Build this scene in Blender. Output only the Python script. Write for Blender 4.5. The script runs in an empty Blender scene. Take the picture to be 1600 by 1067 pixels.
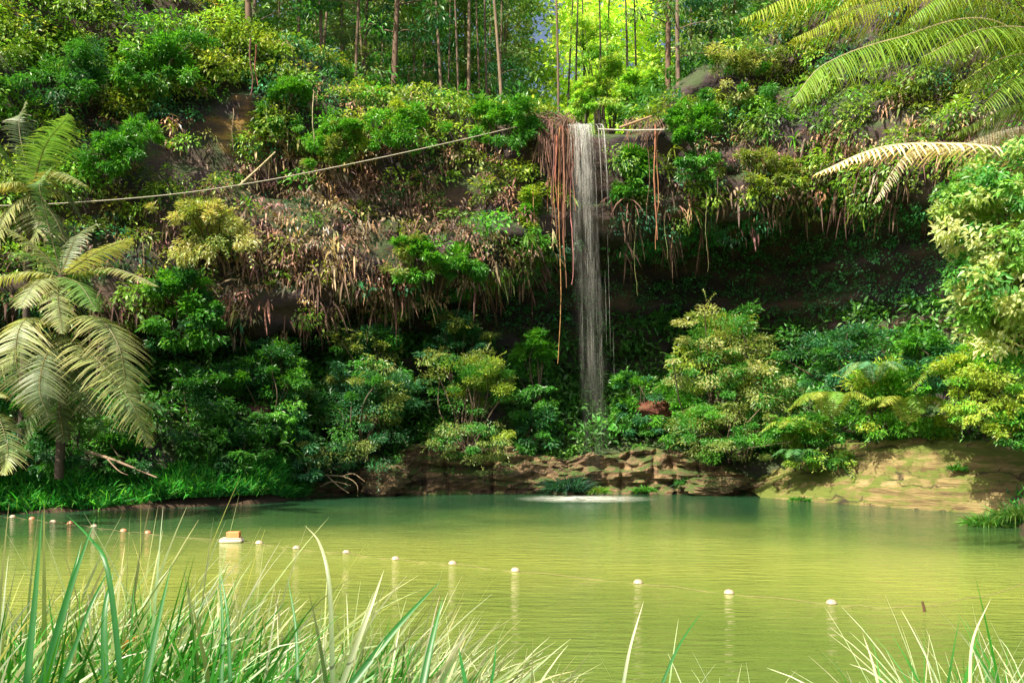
import bpy, math, random
import numpy as np
R = np.random.default_rng(7)
random.seed(7)
sc = bpy.context.scene
C = sc.collection
FPX, HY, CH = 1500.0, 665.0, 3.0
def P(x, y, d):
    """point seen at photo pixel (x, y), d metres ahead of the camera"""
    return np.array([(x-800)/FPX*d, d, CH-(y-HY)/FPX*d])
def px(p):
    return 800+p[0]/p[1]*FPX, HY-(p[2]-CH)/p[1]*FPX

# ------------------------------------------------------------------ noise
def _hash(ix, iy, iz, s):
    h = (ix*374761393 + iy*668265263 + iz*2147483647 + s*974634777) & 0xffffffff
    h = ((h ^ (h >> 13))*1274126177) & 0xffffffff
    h = h ^ (h >> 16)
    return (h & 0xffffff)/float(0xffffff)
def vnoise(p, s=0):
    p = np.asarray(p, float)
    i = np.floor(p).astype(np.int64); f = p-i; f = f*f*(3-2*f)
    out = 0
    for a in (0, 1):
        for b in (0, 1):
            for c in (0, 1):
                w = (f[..., 0] if a else 1-f[..., 0])*(f[..., 1] if b else 1-f[..., 1])*(f[..., 2] if c else 1-f[..., 2])
                out = out + w*_hash(i[..., 0]+a, i[..., 1]+b, i[..., 2]+c, s)
    return out
def fbm(p, o=4, s=0):
    p = np.asarray(p, float); t = 0; a = .5; n = 0
    for k in range(o):
        t = t+a*vnoise(p*2**k, s+k); n += a; a *= .5
    return t/n
def sstep(a, b, x):
    t = np.clip((x-a)/(b-a), 0, 1); return t*t*(3-2*t)
def nrm(v):
    return v/np.maximum(np.linalg.norm(v, axis=-1, keepdims=True), 1e-9)

# ------------------------------------------------------------------ mesh collector
class Acc:
    def __init__(self): self.v = []; self.f = []; self.c = []; self.n = 0
    def add(self, v, f, c):
        v = np.asarray(v, float).reshape(-1, 3); f = np.asarray(f, np.int64).reshape(-1, 4)
        c = np.broadcast_to(np.asarray(c, float), (len(v), 3))
        self.v.append(v); self.f.append(f+self.n); self.c.append(c); self.n += len(v)
    def build(self, name, mat, parent=None, smooth=False):
        v = np.concatenate(self.v); f = np.concatenate(self.f); c = np.concatenate(self.c)
        if parent is not None:
            v = v-np.array(parent.location)
        me = bpy.data.meshes.new(name)
        me.vertices.add(len(v)); me.vertices.foreach_set('co', v.astype(np.float32).ravel())
        me.loops.add(f.size); me.loops.foreach_set('vertex_index', f.astype(np.int32).ravel())
        me.polygons.add(len(f)); me.polygons.foreach_set('loop_start', np.arange(0, f.size, 4, dtype=np.int32))
        me.polygons.foreach_set('use_smooth', np.full(len(f), smooth, dtype=bool))
        at = me.color_attributes.new('tint', 'FLOAT_COLOR', 'POINT')
        at.data.foreach_set('color', np.concatenate([c, np.ones((len(c), 1))], 1).astype(np.float32).ravel())
        me.update(calc_edges=True); me.validate()
        me.materials.append(mat)
        o = bpy.data.objects.new(name, me); C.objects.link(o)
        if parent is not None: o.parent = parent
        return o
def strips(acc, base, d, side, L, W, droop, col, col2=None, n=4, prof=None, gp=1.5):
    """N narrow leaves or blades: each runs from base along d, bends down with droop"""
    N = len(base); s = np.linspace(0, 1, n+1)
    if prof is None: prof = np.sin(np.pi*np.clip(s*0.93+0.07, 0, 1))**.7
    prof = np.asarray(prof)
    L = np.broadcast_to(L, (N,)); W = np.broadcast_to(W, (N,)); droop = np.broadcast_to(droop, (N,))
    d = nrm(d); side = nrm(side)
    p = base[:, None]+d[:, None]*(L[:, None]*s)[..., None]
    p = p+np.array([0, 0, -1.])*(droop[:, None]*L[:, None]*s**2)[..., None]
    o = side[:, None]*(W[:, None]*prof*.5)[..., None]
    v = np.stack([p-o, p+o], 2)
    k = np.arange(n)*2
    q = np.stack([k, k+1, k+3, k+2], 1)
    f = q[None]+(np.arange(N)*(n+1)*2)[:, None, None]
    col = np.broadcast_to(col, (N, 3))
    if col2 is None: cc = np.broadcast_to(col[:, None, None], (N, n+1, 2, 3))
    else:
        col2 = np.broadcast_to(col2, (N, 3)); w = (s**gp)[None, :, None]
        cc = np.broadcast_to((col[:, None]*(1-w)+col2[:, None]*w)[:, :, None], (N, n+1, 2, 3))
    acc.add(v, f, cc.reshape(-1, 3))
def leaves(acc, base, d, up, L, W, col):
    """N single leaves, each one folded four-point blade"""
    N = len(base); d = nrm(d); side = nrm(np.cross(d, up)); nn = nrm(np.cross(side, d))
    L = np.broadcast_to(L, (N,))[:, None]; W = np.broadcast_to(W, (N,))[:, None]
    a = base; t = base+d*L-nn*L*.15
    l = base+d*L*.45-side*W*.5+nn*W*.12; r = base+d*L*.45+side*W*.5+nn*W*.12
    v = np.stack([a, r, t, l], 1)
    f = np.arange(N*4).reshape(N, 4)
    acc.add(v, f, np.repeat(np.broadcast_to(col, (N, 3)), 4, 0))
def tube(acc, pts, rad, col, n=6):
    pts = np.asarray(pts, float); M = len(pts); rad = np.broadcast_to(rad, (M,))
    T = nrm(np.gradient(pts, axis=0))
    ref = np.array([0, 0, 1.]) if abs(T[M//2, 2]) < .9 else np.array([1., 0, 0])
    A = nrm(np.cross(T, ref)); B = np.cross(T, A)
    an = np.linspace(0, 2*np.pi, n, endpoint=False)
    v = pts[:, None]+rad[:, None, None]*(A[:, None]*np.cos(an)[None, :, None]+B[:, None]*np.sin(an)[None, :, None])
    i = np.arange(M-1)[:, None]*n; j = np.arange(n)[None]; j2 = (j+1) % n
    f = np.stack([i+j, i+j2, i+n+j2, i+n+j], -1).reshape(-1, 4)
    col = np.asarray(col, float)
    if col.ndim == 2: col = np.repeat(col, n, 0)
    acc.add(v, f, col)
def bez(pts, n=16):
    """smooth curve through the given points"""
    pts = np.asarray(pts, float); m = len(pts)
    if m == 2: return pts[0]+(pts[1]-pts[0])*np.linspace(0, 1, n)[:, None]
    ex = np.vstack([2*pts[0]-pts[1], pts, 2*pts[-1]-pts[-2]])
    t = np.linspace(0, m-1-1e-6, n); i = t.astype(int); u = (t-i)[:, None]
    a, b, c, d = ex[i], ex[i+1], ex[i+2], ex[i+3]
    return .5*((2*b)+(c-a)*u+(2*a-5*b+4*c-d)*u**2+(3*b-a-3*c+d)*u**3)
def gridmesh(acc, V, col):
    a, b = V.shape[:2]
    i = np.arange(a-1)[:, None]*b; j = np.arange(b-1)[None]
    f = np.stack([i+j, i+j+1, i+b+j+1, i+b+j], -1).reshape(-1, 4)
    c = np.asarray(col, float)
    acc.add(V.reshape(-1, 3), f, c.reshape(-1, 3) if c.ndim == 3 else c)
def jit(col, N, a=.25, h=.12):
    """plant-to-plant colour variety"""
    col = np.broadcast_to(np.asarray(col, float), (N, 3))
    return np.clip(col*(1+R.uniform(-a, a, (N, 1)))*(1+R.uniform(-h, h, (N, 3))), 0.002, 1)
def rdir(N):
    return nrm(R.normal(size=(N, 3)))

# ------------------------------------------------------------------ tagging
def tag(o, label=None, cat=None, group=None, kind=None):
    if label: o['label'] = label
    if cat: o['category'] = cat
    if group: o['group'] = group
    if kind: o['kind'] = kind
    return o
def thing(name, loc, label, cat, group=None):
    o = bpy.data.objects.new(name, None); C.objects.link(o)
    o.location = [float(a) for a in loc]; o.empty_display_size = .2
    bpy.context.view_layer.update()
    return tag(o, label, cat, group)
def dup(root, loc, rz=0, sc_=1, label=None, group=None):
    r = root.copy(); C.objects.link(r); r.location = [float(a) for a in loc]; r.rotation_euler = (0, 0, rz)
    r.scale = (sc_, sc_, sc_)
    if label: r['label'] = label
    if group: r['group'] = group
    for ch in list(root.children):
        c = ch.copy(); C.objects.link(c); c.parent = r
    return r

# ------------------------------------------------------------------ materials
def newmat(name):
    m = bpy.data.materials.new(name); m.use_nodes = True
    nt = m.node_tree; nt.nodes.clear()
    out = nt.nodes.new('ShaderNodeOutputMaterial')
    return m, nt, out
def N_(nt, t, **kw):
    n = nt.nodes.new(t)
    for k, v in kw.items():
        if k in n.inputs: n.inputs[k].default_value = v
        else: setattr(n, k, v)
    return n
def leafmat(name, trans=.3, rough=.42, spec=.5, var=.35, gain=1.0):
    m, nt, out = newmat(name); L = nt.links
    at = N_(nt, 'ShaderNodeAttribute', attribute_name='tint')
    tc = N_(nt, 'ShaderNodeTexCoord'); no = N_(nt, 'ShaderNodeTexNoise', Scale=9.0, Detail=2.0)
    L.new(tc.outputs['Object'], no.inputs['Vector'])
    mr = N_(nt, 'ShaderNodeMapRange'); mr.inputs['To Min'].default_value = (1-var)*gain; mr.inputs['To Max'].default_value = (1+var)*gain
    L.new(no.outputs['Fac'], mr.inputs['Value'])
    mx = N_(nt, 'ShaderNodeVectorMath', operation='SCALE'); L.new(at.outputs['Color'], mx.inputs[0]); L.new(mr.outputs[0], mx.inputs['Scale'])
    b = N_(nt, 'ShaderNodeBsdfPrincipled'); b.inputs['Roughness'].default_value = rough
    b.inputs['Specular IOR Level'].default_value = spec
    L.new(mx.outputs[0], b.inputs['Base Color'])
    t = N_(nt, 'ShaderNodeBsdfTranslucent')
    tm = N_(nt, 'ShaderNodeVectorMath', operation='MULTIPLY'); tm.inputs[1].default_value = (1.5, 1.35, .6)
    L.new(mx.outputs[0], tm.inputs[0]); L.new(tm.outputs[0], t.inputs['Color'])
    ms = N_(nt, 'ShaderNodeMixShader'); ms.inputs[0].default_value = trans
    L.new(b.outputs[0], ms.inputs[1]); L.new(t.outputs[0], ms.inputs[2]); L.new(ms.outputs[0], out.inputs[0])
    return m
def tintmat(name, rough=.8, scale=6.0, var=.4, bump=.3, stretch=(1, 1, 1)):
    m, nt, out = newmat(name); L = nt.links
    at = N_(nt, 'ShaderNodeAttribute', attribute_name='tint')
    tc = N_(nt, 'ShaderNodeTexCoord'); mp = N_(nt, 'ShaderNodeMapping'); mp.inputs['Scale'].default_value = stretch
    no = N_(nt, 'ShaderNodeTexNoise', Scale=scale, Detail=6.0, Roughness=.65)
    L.new(tc.outputs['Object'], mp.inputs[0]); L.new(mp.outputs[0], no.inputs['Vector'])
    mr = N_(nt, 'ShaderNodeMapRange'); mr.inputs['From Min'].default_value = .3; mr.inputs['From Max'].default_value = .7
    mr.inputs['To Min'].default_value = 1-var; mr.inputs['To Max'].default_value = 1+var
    L.new(no.outputs['Fac'], mr.inputs['Value'])
    mx = N_(nt, 'ShaderNodeVectorMath', operation='SCALE'); L.new(at.outputs['Color'], mx.inputs[0]); L.new(mr.outputs[0], mx.inputs['Scale'])
    b = N_(nt, 'ShaderNodeBsdfPrincipled'); b.inputs['Roughness'].default_value = rough
    L.new(mx.outputs[0], b.inputs['Base Color'])
    bp = N_(nt, 'ShaderNodeBump', Strength=bump, Distance=.05); L.new(no.outputs['Fac'], bp.inputs['Height']); L.new(bp.outputs[0], b.inputs['Normal'])
    L.new(b.outputs[0], out.inputs[0])
    return m
def ramp(nt, stops):
    r = nt.nodes.new('ShaderNodeValToRGB'); e = r.color_ramp.elements
    while len(e) < len(stops): e.new(.5)
    for k, (p, c) in enumerate(stops): e[k].position = p; e[k].color = (*c, 1)
    return r
def rockmat(name, stops, scale=.35, band=1.6, moss=.5, mosscol=(.05, .085, .012), patch=None):
    m, nt, out = newmat(name); L = nt.links
    tc = N_(nt, 'ShaderNodeTexCoord')
    mp = N_(nt, 'ShaderNodeMapping'); mp.inputs['Scale'].default_value = (.5, .5, band)
    n1 = N_(nt, 'ShaderNodeTexNoise', Scale=scale, Detail=9.0, Roughness=.68, Distortion=.4)
    L.new(tc.outputs['Object'], mp.inputs[0]); L.new(mp.outputs[0], n1.inputs['Vector'])
    cr = ramp(nt, stops); L.new(n1.outputs['Fac'], cr.inputs[0])
    last = cr.outputs[0]
    if patch:
        cen, rad, col = patch
        ds = N_(nt, 'ShaderNodeVectorMath', operation='DISTANCE'); ds.inputs[1].default_value = cen
        L.new(tc.outputs['Object'], ds.inputs[0])
        n3 = N_(nt, 'ShaderNodeTexNoise', Scale=1.3, Detail=5.0); L.new(mp.outputs[0], n3.inputs['Vector'])
        ad = N_(nt, 'ShaderNodeMath', operation='MULTIPLY_ADD'); ad.inputs[1].default_value = rad*1.2; L.new(n3.outputs['Fac'], ad.inputs[0]); L.new(ds.outputs['Value'], ad.inputs[2])
        mr = N_(nt, 'ShaderNodeMapRange', interpolation_type='SMOOTHSTEP'); mr.inputs['From Min'].default_value = rad*1.7; mr.inputs['From Max'].default_value = rad*1.2
        L.new(ad.outputs[0], mr.inputs['Value'])
        c2 = ramp(nt, col); L.new(n1.outputs['Fac'], c2.inputs[0])
        mx = N_(nt, 'ShaderNodeMix', data_type='RGBA'); L.new(mr.outputs[0], mx.inputs['Factor']); L.new(last, mx.inputs['A']); L.new(c2.outputs[0], mx.inputs['B'])
        last = mx.outputs['Result']
    n2 = N_(nt, 'ShaderNodeTexNoise', Scale=.9, Detail=7.0, Roughness=.7); L.new(tc.outputs['Object'], n2.inputs['Vector'])
    ge = N_(nt, 'ShaderNodeNewGeometry'); sx = N_(nt, 'ShaderNodeSeparateXYZ'); L.new(ge.outputs['Normal'], sx.inputs[0])
    am = N_(nt, 'ShaderNodeMath', operation='MULTIPLY_ADD'); am.inputs[1].default_value = .35; L.new(sx.outputs['Z'], am.inputs[0]); L.new(n2.outputs['Fac'], am.inputs[2])
    mr2 = N_(nt, 'ShaderNodeMapRange'); mr2.inputs['From Min'].default_value = .85-moss*.4; mr2.inputs['From Max'].default_value = 1.0-moss*.4
    L.new(am.outputs[0], mr2.inputs['Value'])
    m2 = N_(nt, 'ShaderNodeMix', data_type='RGBA'); L.new(mr2.outputs[0], m2.inputs['Factor']); L.new(last, m2.inputs['A']); m2.inputs['B'].default_value = (*mosscol, 1)
    b = N_(nt, 'ShaderNodeBsdfPrincipled'); b.inputs['Roughness'].default_value = .85
    L.new(m2.outputs['Result'], b.inputs['Base Color'])
    n4 = N_(nt, 'ShaderNodeTexNoise', Scale=2.2, Detail=8.0, Roughness=.7); L.new(mp.outputs[0], n4.inputs['Vector'])
    bp = N_(nt, 'ShaderNodeBump', Strength=.8, Distance=.25); L.new(n4.outputs['Fac'], bp.inputs['Height']); L.new(bp.outputs[0], b.inputs['Normal'])
    L.new(b.outputs[0], out.inputs[0])
    return m
M_LEAF = leafmat('leaf', trans=.38, gain=1.6)
M_GLOSS = leafmat('glossy_leaf', trans=.35, rough=.38, spec=.5, gain=1.6)
M_FERN = leafmat('fern_leaf', trans=.32, rough=.5, gain=1.15)
M_DRY = leafmat('dry_fern', trans=.15, rough=.8, spec=.2)
M_GRASS = leafmat('grass_blade', trans=.38, rough=.38, spec=.4, var=.2, gain=1.1)
M_BANK = leafmat('bank_blade', trans=.4, rough=.5, spec=.25, var=.45, gain=1.3)
M_BARK = tintmat('bark', stretch=(1, 1, .25))
M_ROOT = tintmat('aerial_root_bark', scale=14, stretch=(1, 1, .15))
M_PAINT = tintmat('float_paint', rough=.45, var=.15, bump=.05)
M_ROPE = tintmat('rope_fibre', rough=.8, scale=20, var=.25)
M_EARTH = tintmat('earth', rough=.95, scale=1.5, var=.5, bump=.6)
orange_c = P(375, 178, 42)
M_CLIFF = rockmat('cliff_rock', [(.28, (.012, .010, .016)), (.42, (.040, .028, .036)), (.56, (.085, .055, .048)), (.72, (.17, .11, .06))],
                  moss=.66, mosscol=(.045, .07, .022),
                  patch=(tuple(float(a) for a in orange_c), 1.9, [(.3, (.16, .06, .025)), (.5, (.34, .2, .045)), (.7, (.4, .3, .08))]))
M_LEDGE = rockmat('ledge_sandstone', [(.3, (.03, .018, .014)), (.44, (.12, .072, .04)), (.58, (.26, .17, .085)), (.75, (.34, .19, .1))], scale=.9, band=2.8, moss=.5)
def add_cracks(m, scale, stretch, depth=.85):
    nt = m.node_tree; L = nt.links
    bs = next(n for n in nt.nodes if n.type == 'BSDF_PRINCIPLED'); src = bs.inputs['Base Color'].links[0].from_socket
    tc = N_(nt, 'ShaderNodeTexCoord'); n0 = N_(nt, 'ShaderNodeTexNoise', Scale=.8, Detail=5.0); L.new(tc.outputs['Object'], n0.inputs['Vector'])
    sc3 = N_(nt, 'ShaderNodeVectorMath', operation='SCALE'); sc3.inputs['Scale'].default_value = 1.6; L.new(n0.outputs['Color'], sc3.inputs[0])
    ad = N_(nt, 'ShaderNodeVectorMath', operation='ADD'); L.new(tc.outputs['Object'], ad.inputs[0]); L.new(sc3.outputs[0], ad.inputs[1])
    mp = N_(nt, 'ShaderNodeMapping'); mp.inputs['Scale'].default_value = stretch; L.new(ad.outputs[0], mp.inputs[0])
    vo = N_(nt, 'ShaderNodeTexVoronoi', feature='DISTANCE_TO_EDGE', Scale=scale); L.new(mp.outputs[0], vo.inputs['Vector'])
    n1 = N_(nt, 'ShaderNodeTexNoise', Scale=.5, Detail=2.0); L.new(tc.outputs['Object'], n1.inputs['Vector'])
    th = N_(nt, 'ShaderNodeMapRange'); th.inputs['From Min'].default_value = .47; th.inputs['From Max'].default_value = .64; th.inputs['To Min'].default_value = .001; th.inputs['To Max'].default_value = .07
    L.new(n1.outputs['Fac'], th.inputs['Value'])
    lt_ = N_(nt, 'ShaderNodeMath', operation='DIVIDE', use_clamp=True); L.new(vo.outputs['Distance'], lt_.inputs[0]); L.new(th.outputs[0], lt_.inputs[1])
    mx = N_(nt, 'ShaderNodeMix', data_type='RGBA'); mx.inputs['A'].default_value = (.03, .022, .012, 1); L.new(src, mx.inputs['B']); L.new(lt_.outputs[0], mx.inputs['Factor'])
    L.new(mx.outputs['Result'], bs.inputs['Base Color'])
M_SLAB = rockmat('slab_sandstone', [(.3, (.05, .035, .018)), (.42, (.19, .135, .055)), (.56, (.32, .245, .10)), (.72, (.42, .34, .18))], scale=.7, band=3.4, moss=.66, mosscol=(.12, .15, .022))
add_cracks(M_SLAB, .5, (.3, .55, 2.6))
add_cracks(M_LEDGE, .7, (.4, .4, 2.0))

# ------------------------------------------------------------------ world, sun, camera
w = bpy.data.worlds.new('World'); sc.world = w; w.use_nodes = True
nt = w.node_tree; bg = nt.nodes['Background']
sky = nt.nodes.new('ShaderNodeTexSky'); sky.sky_type = 'NISHITA'; sky.sun_disc = False
SUN_D = nrm(np.array([-.50, -.47, .86]))
el = math.asin(SUN_D[2]); az = math.atan2(SUN_D[0], SUN_D[1])
sky.sun_elevation = el; sky.sun_rotation = az
sky.air_density = 1.0; sky.dust_density = 6.0
nt.links.new(sky.outputs[0], bg.inputs[0]); bg.inputs[1].default_value = .085
ld = bpy.data.lights.new('sun', 'SUN'); ld.energy = 5.0; ld.angle = math.radians(.5); ld.color = (1, .92, .73)
so = bpy.data.objects.new('sun', ld); C.objects.link(so)
from mathutils import Vector
so.rotation_euler = Vector((-SUN_D[0], -SUN_D[1], -SUN_D[2])).to_track_quat('-Z', 'Y').to_euler()
cd = bpy.data.cameras.new('camera'); cam = bpy.data.objects.new('camera', cd); C.objects.link(cam)
cam.location = (0, 0, CH); cam.rotation_euler = (math.radians(90), 0, 0)
cd.sensor_width = 36; cd.lens = FPX/1600*36; cd.shift_y = (HY-533.5)/1600
cd.clip_start = .1; cd.clip_end = 500
sc.camera = cam
vs = sc.view_settings
vs.view_transform = 'Standard'; vs.look = 'None'; vs.gamma = 1; vs.exposure = 1.02
sc.cycles.max_bounces = 6; sc.cycles.transparent_max_bounces = 24
sc.cycles.diffuse_bounces = 3; sc.cycles.glossy_bounces = 2; sc.cycles.transmission_bounces = 4
sc.cycles.use_denoising = True
sc.cycles.sample_clamp_indirect = 4

# ------------------------------------------------------------------ terrain curves (all by world X)
def cv(tab):
    xs, ys = zip(*tab)
    def f(X):
        X = np.asarray(X, float)
        return sum(np.interp(X+o, xs, ys) for o in (-.6, -.2, .2, .6))/4
    return f
S_ = cv([(-40, 8), (-24, 22), (-19.5, 29), (-17.6, 32.4), (-13.3, 34.8), (-9.6, 36.8), (-8.4, 40.5), (-6, 41.8), (0, 42.2), (5, 42.3), (10, 41.8), (12, 41.0), (14, 40), (16, 38.5), (18, 36.5), (20, 33.5), (24, 26), (40, 4)])
F_ = cv([(-40, 20), (-26, 31), (-20, 35.5), (-16, 38), (-11, 40.5), (-6, 42.5), (0, 44), (4, 45), (10, 45.5), (14, 44), (18, 39.5), (22, 33), (40, 18)])
LZ_ = cv([(-40, 6), (-17, 7.0), (-10.5, 7.2), (-6, 8.8), (-2, 9.6), (1, 11.5), (4, 12.4), (8, 12.8), (12, 13.2), (15, 13.5), (20, 12), (40, 9)])
RD_ = cv([(-40, 2), (-17, 3), (-9, 3.5), (-3, 4.5), (4, 5.5), (10, 7), (15, 7), (20, 5), (40, 3)])
RZ_ = cv([(-40, 24), (-16, 24), (-11, 21.5), (-7, 19), (-2, 18.2), (1.2, 18.2), (2.0, 16.9), (6.4, 16.9), (7.2, 18.2), (9, 20), (13, 22.5), (40, 24)])
LN_ = cv([(-40, .5), (-14, .42), (-6, .35), (0, .3), (2, .05), (6.5, .05), (8, .25), (12, .4), (40, .5)])
def profile(X, n):
    S, F, LZ, RD, RZ, LN = S_(X), F_(X), LZ_(X), RD_(X), RZ_(X), LN_(X)
    rimY = F+(RZ-LZ)*LN
    pts = [(S+.9, X*0-2), (S+1.0, X*0+.2), (S+1.9, X*0+1.6), (S+(F+RD-S)*.5, X*0+3.2), (F+RD-1, X*0+5.2), (F+RD, LZ-(LZ-5.2)*.55),
           (F+RD*.85, LZ-.6), (F+.9, LZ-.1), (F, LZ+.9), (F+(RZ-LZ)*LN*.5, (LZ+RZ)/2), (rimY, RZ-.3), (rimY+1.0, RZ), (rimY+12, RZ+2.2), (rimY+26, np.maximum(RZ+4, 23)), (X*0+82, X*0+28), (X*0+100, X*0+36), (X*0+150, X*0+50)]
    A = np.stack([np.stack([X, y, z], -1) for y, z in pts], 0)      # k, nx, 3
    seg = [3, 8, 10, 10, 10, 12, 10, 10, 16, 18, 6, 10, 8, 6, 6, 4]
    rows = []
    for k, m in enumerate(seg):
        t = np.arange(m)/m
        rows.append(A[k][None]*(1-t)[:, None, None]+A[k+1][None]*t[:, None, None])
    rows.append(A[-1][None])
    V = np.concatenate(rows, 0)
    for _ in range(2):
        V[1:-1] = (V[:-2]+2*V[1:-1]+V[2:])/4
    return V
Xs = np.linspace(-46, 46, 420)
V = profile(Xs, 0)
Pn = V*np.array([.22, .22, .35])
strat = (np.abs(((V[..., 2]+.8*fbm(V*np.array([.12, .12, .3]), 3, 71))*.62) % 1-.5)-.25)*1.5*sstep(.35, .6, fbm(V*np.array([.15, .15, .4]), 3, 72))
rc_ = ((V[..., 2] > 4) & (V[..., 2] < LZ_(V[..., 0])))*1.0
strat = strat*rc_
disp = strat+(fbm(Pn, 5, 3)-.5)*3.0+(fbm(V*np.array([.5, .5, 1.6]), 4, 9)-.5)*1.1
disp = disp*sstep(1.0, 4, V[..., 2])*(1-.8*sstep(60, 70, V[..., 1]))
lipmask = 1-sstep(1.5, 3, np.abs(V[..., 0]-4.2))*1
disp *= 1-.7*lipmask*(V[..., 2] > 14)
tx = np.gradient(V, axis=1); ty = np.gradient(V, axis=0)
NV = nrm(np.cross(tx, ty))
if NV[60, 200, 1] > 0: NV = -NV
V = V+NV*disp[..., None]
tx = np.gradient(V, axis=1); ty = np.gradient(V, axis=0)
NV = nrm(np.cross(tx, ty))
flip = NV[60, 200, 1] > 0
if flip: NV = -NV
a = Acc(); gridmesh(a, V if flip else V, (.05, .04, .04))
cliff = a.build('cliff', M_CLIFF, smooth=True); tag(cliff, kind='structure')

# ground sheet under everything, out to the horizon
a = Acc()
g = np.array([[[-300, -200, -2.2], [300, -200, -2.2]], [[-300, 400, -2.2], [300, 400, -2.2]]], float)
gridmesh(a, g, (.06, .05, .025)); tag(a.build('ground', M_EARTH), kind='structure')

# near bank under the camera
gx = np.linspace(-14, 14, 90); gy = np.linspace(-6, 11, 60)
GX, GY = np.meshgrid(gx, gy, indexing='ij')
edge = 7.6-.9*sstep(-2, 3, GX)+.8*sstep(3.5, 6, GX)+(fbm(np.stack([GX*.5, GX*0, GX*0], -1), 3)-.5)*1.0
GZ = 1.35*(1-sstep(edge-3.2, edge+1.2, GY))-.6*sstep(edge-1, edge+2, GY)+(fbm(np.stack([GX, GY, GX*0], -1), 3)-.5)*.2
a = Acc(); gridmesh(a, np.stack([GX, GY, GZ], -1), (.07, .06, .025)); tag(a.build('bank', M_EARTH, smooth=True), kind='structure')
def bank_z(x, y):
    i = np.clip(np.searchsorted(gx, x), 0, len(gx)-1); j = np.clip(np.searchsorted(gy, y), 0, len(gy)-1)
    return GZ[i, j]

# ------------------------------------------------------------------ water
m, nt, out = newmat('pool_water'); L = nt.links
tc = N_(nt, 'ShaderNodeTexCoord'); sx = N_(nt, 'ShaderNodeSeparateXYZ'); L.new(tc.outputs['Object'], sx.inputs[0])
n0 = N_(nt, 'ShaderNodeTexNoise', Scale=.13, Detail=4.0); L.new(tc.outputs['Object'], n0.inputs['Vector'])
# pool colour by distance: green near, paler yellow-green mid, darkest at the back
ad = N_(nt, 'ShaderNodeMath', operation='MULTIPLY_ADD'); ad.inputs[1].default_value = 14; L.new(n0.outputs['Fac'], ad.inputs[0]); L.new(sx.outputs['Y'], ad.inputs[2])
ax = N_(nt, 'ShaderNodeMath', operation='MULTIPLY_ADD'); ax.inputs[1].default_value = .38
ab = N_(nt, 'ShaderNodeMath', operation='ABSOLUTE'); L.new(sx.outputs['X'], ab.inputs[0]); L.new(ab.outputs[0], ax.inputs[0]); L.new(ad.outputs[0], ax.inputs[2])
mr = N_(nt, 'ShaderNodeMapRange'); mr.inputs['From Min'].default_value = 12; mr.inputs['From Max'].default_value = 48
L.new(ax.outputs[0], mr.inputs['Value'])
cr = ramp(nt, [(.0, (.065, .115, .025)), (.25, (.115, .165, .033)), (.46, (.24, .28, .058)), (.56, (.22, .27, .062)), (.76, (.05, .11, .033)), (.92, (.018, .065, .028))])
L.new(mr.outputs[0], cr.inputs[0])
ds = N_(nt, 'ShaderNodeVectorMath', operation='DISTANCE'); c_ = P(1390, 985, 14.0); ds.inputs[1].default_value = (float(c_[0]), float(c_[1]), 0)
n5 = N_(nt, 'ShaderNodeTexNoise', Scale=.9, Detail=3.0); L.new(tc.outputs['Object'], n5.inputs['Vector'])
am = N_(nt, 'ShaderNodeMath', operation='MULTIPLY_ADD'); am.inputs[1].default_value = 3.0; L.new(n5.outputs['Fac'], am.inputs[0]); L.new(ds.outputs['Value'], am.inputs[2])
mr3 = N_(nt, 'ShaderNodeMapRange', interpolation_type='SMOOTHSTEP'); mr3.inputs['From Min'].default_value = 2.6; mr3.inputs['From Max'].default_value = 1.8
mr3.inputs['To Max'].default_value = .6
L.new(am.outputs[0], mr3.inputs['Value'])
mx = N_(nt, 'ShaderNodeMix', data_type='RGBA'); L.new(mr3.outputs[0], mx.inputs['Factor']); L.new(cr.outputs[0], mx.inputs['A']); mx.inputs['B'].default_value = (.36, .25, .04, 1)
b = N_(nt, 'ShaderNodeBsdfPrincipled'); b.inputs['Roughness'].default_value = .07; b.inputs['IOR'].default_value = 1.33
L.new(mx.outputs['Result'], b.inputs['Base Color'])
mp = N_(nt, 'ShaderNodeMapping'); mp.inputs['Scale'].default_value = (.8, 3.0, 1)
n1 = N_(nt, 'ShaderNodeTexNoise', Scale=1.5, Detail=3.0, Roughness=.6, Distortion=.3); L.new(tc.outputs['Object'], mp.inputs[0]); L.new(mp.outputs[0], n1.inputs['Vector'])
n7 = N_(nt, 'ShaderNodeTexNoise', Scale=.22, Detail=3.0); L.new(tc.outputs['Object'], n7.inputs['Vector'])
r7 = N_(nt, 'ShaderNodeMapRange'); r7.inputs['From Min'].default_value = .35; r7.inputs['From Max'].default_value = .65; r7.inputs['To Min'].default_value = .25; r7.inputs['To Max'].default_value = 1.3; L.new(n7.outputs['Fac'], r7.inputs['Value'])
h7 = N_(nt, 'ShaderNodeMath', operation='MULTIPLY'); L.new(n1.outputs['Fac'], h7.inputs[0]); L.new(r7.outputs[0], h7.inputs[1])
bp = N_(nt, 'ShaderNodeBump', Strength=.7, Distance=.09); L.new(h7.outputs[0], bp.inputs['Height']); L.new(bp.outputs[0], b.inputs['Normal'])
L.new(b.outputs[0], out.inputs[0])
M_WATER = m
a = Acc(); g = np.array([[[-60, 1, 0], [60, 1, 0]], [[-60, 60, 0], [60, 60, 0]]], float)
gridmesh(a, g, (.2, .2, .05)); tag(a.build('water', M_WATER), kind='structure')

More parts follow.
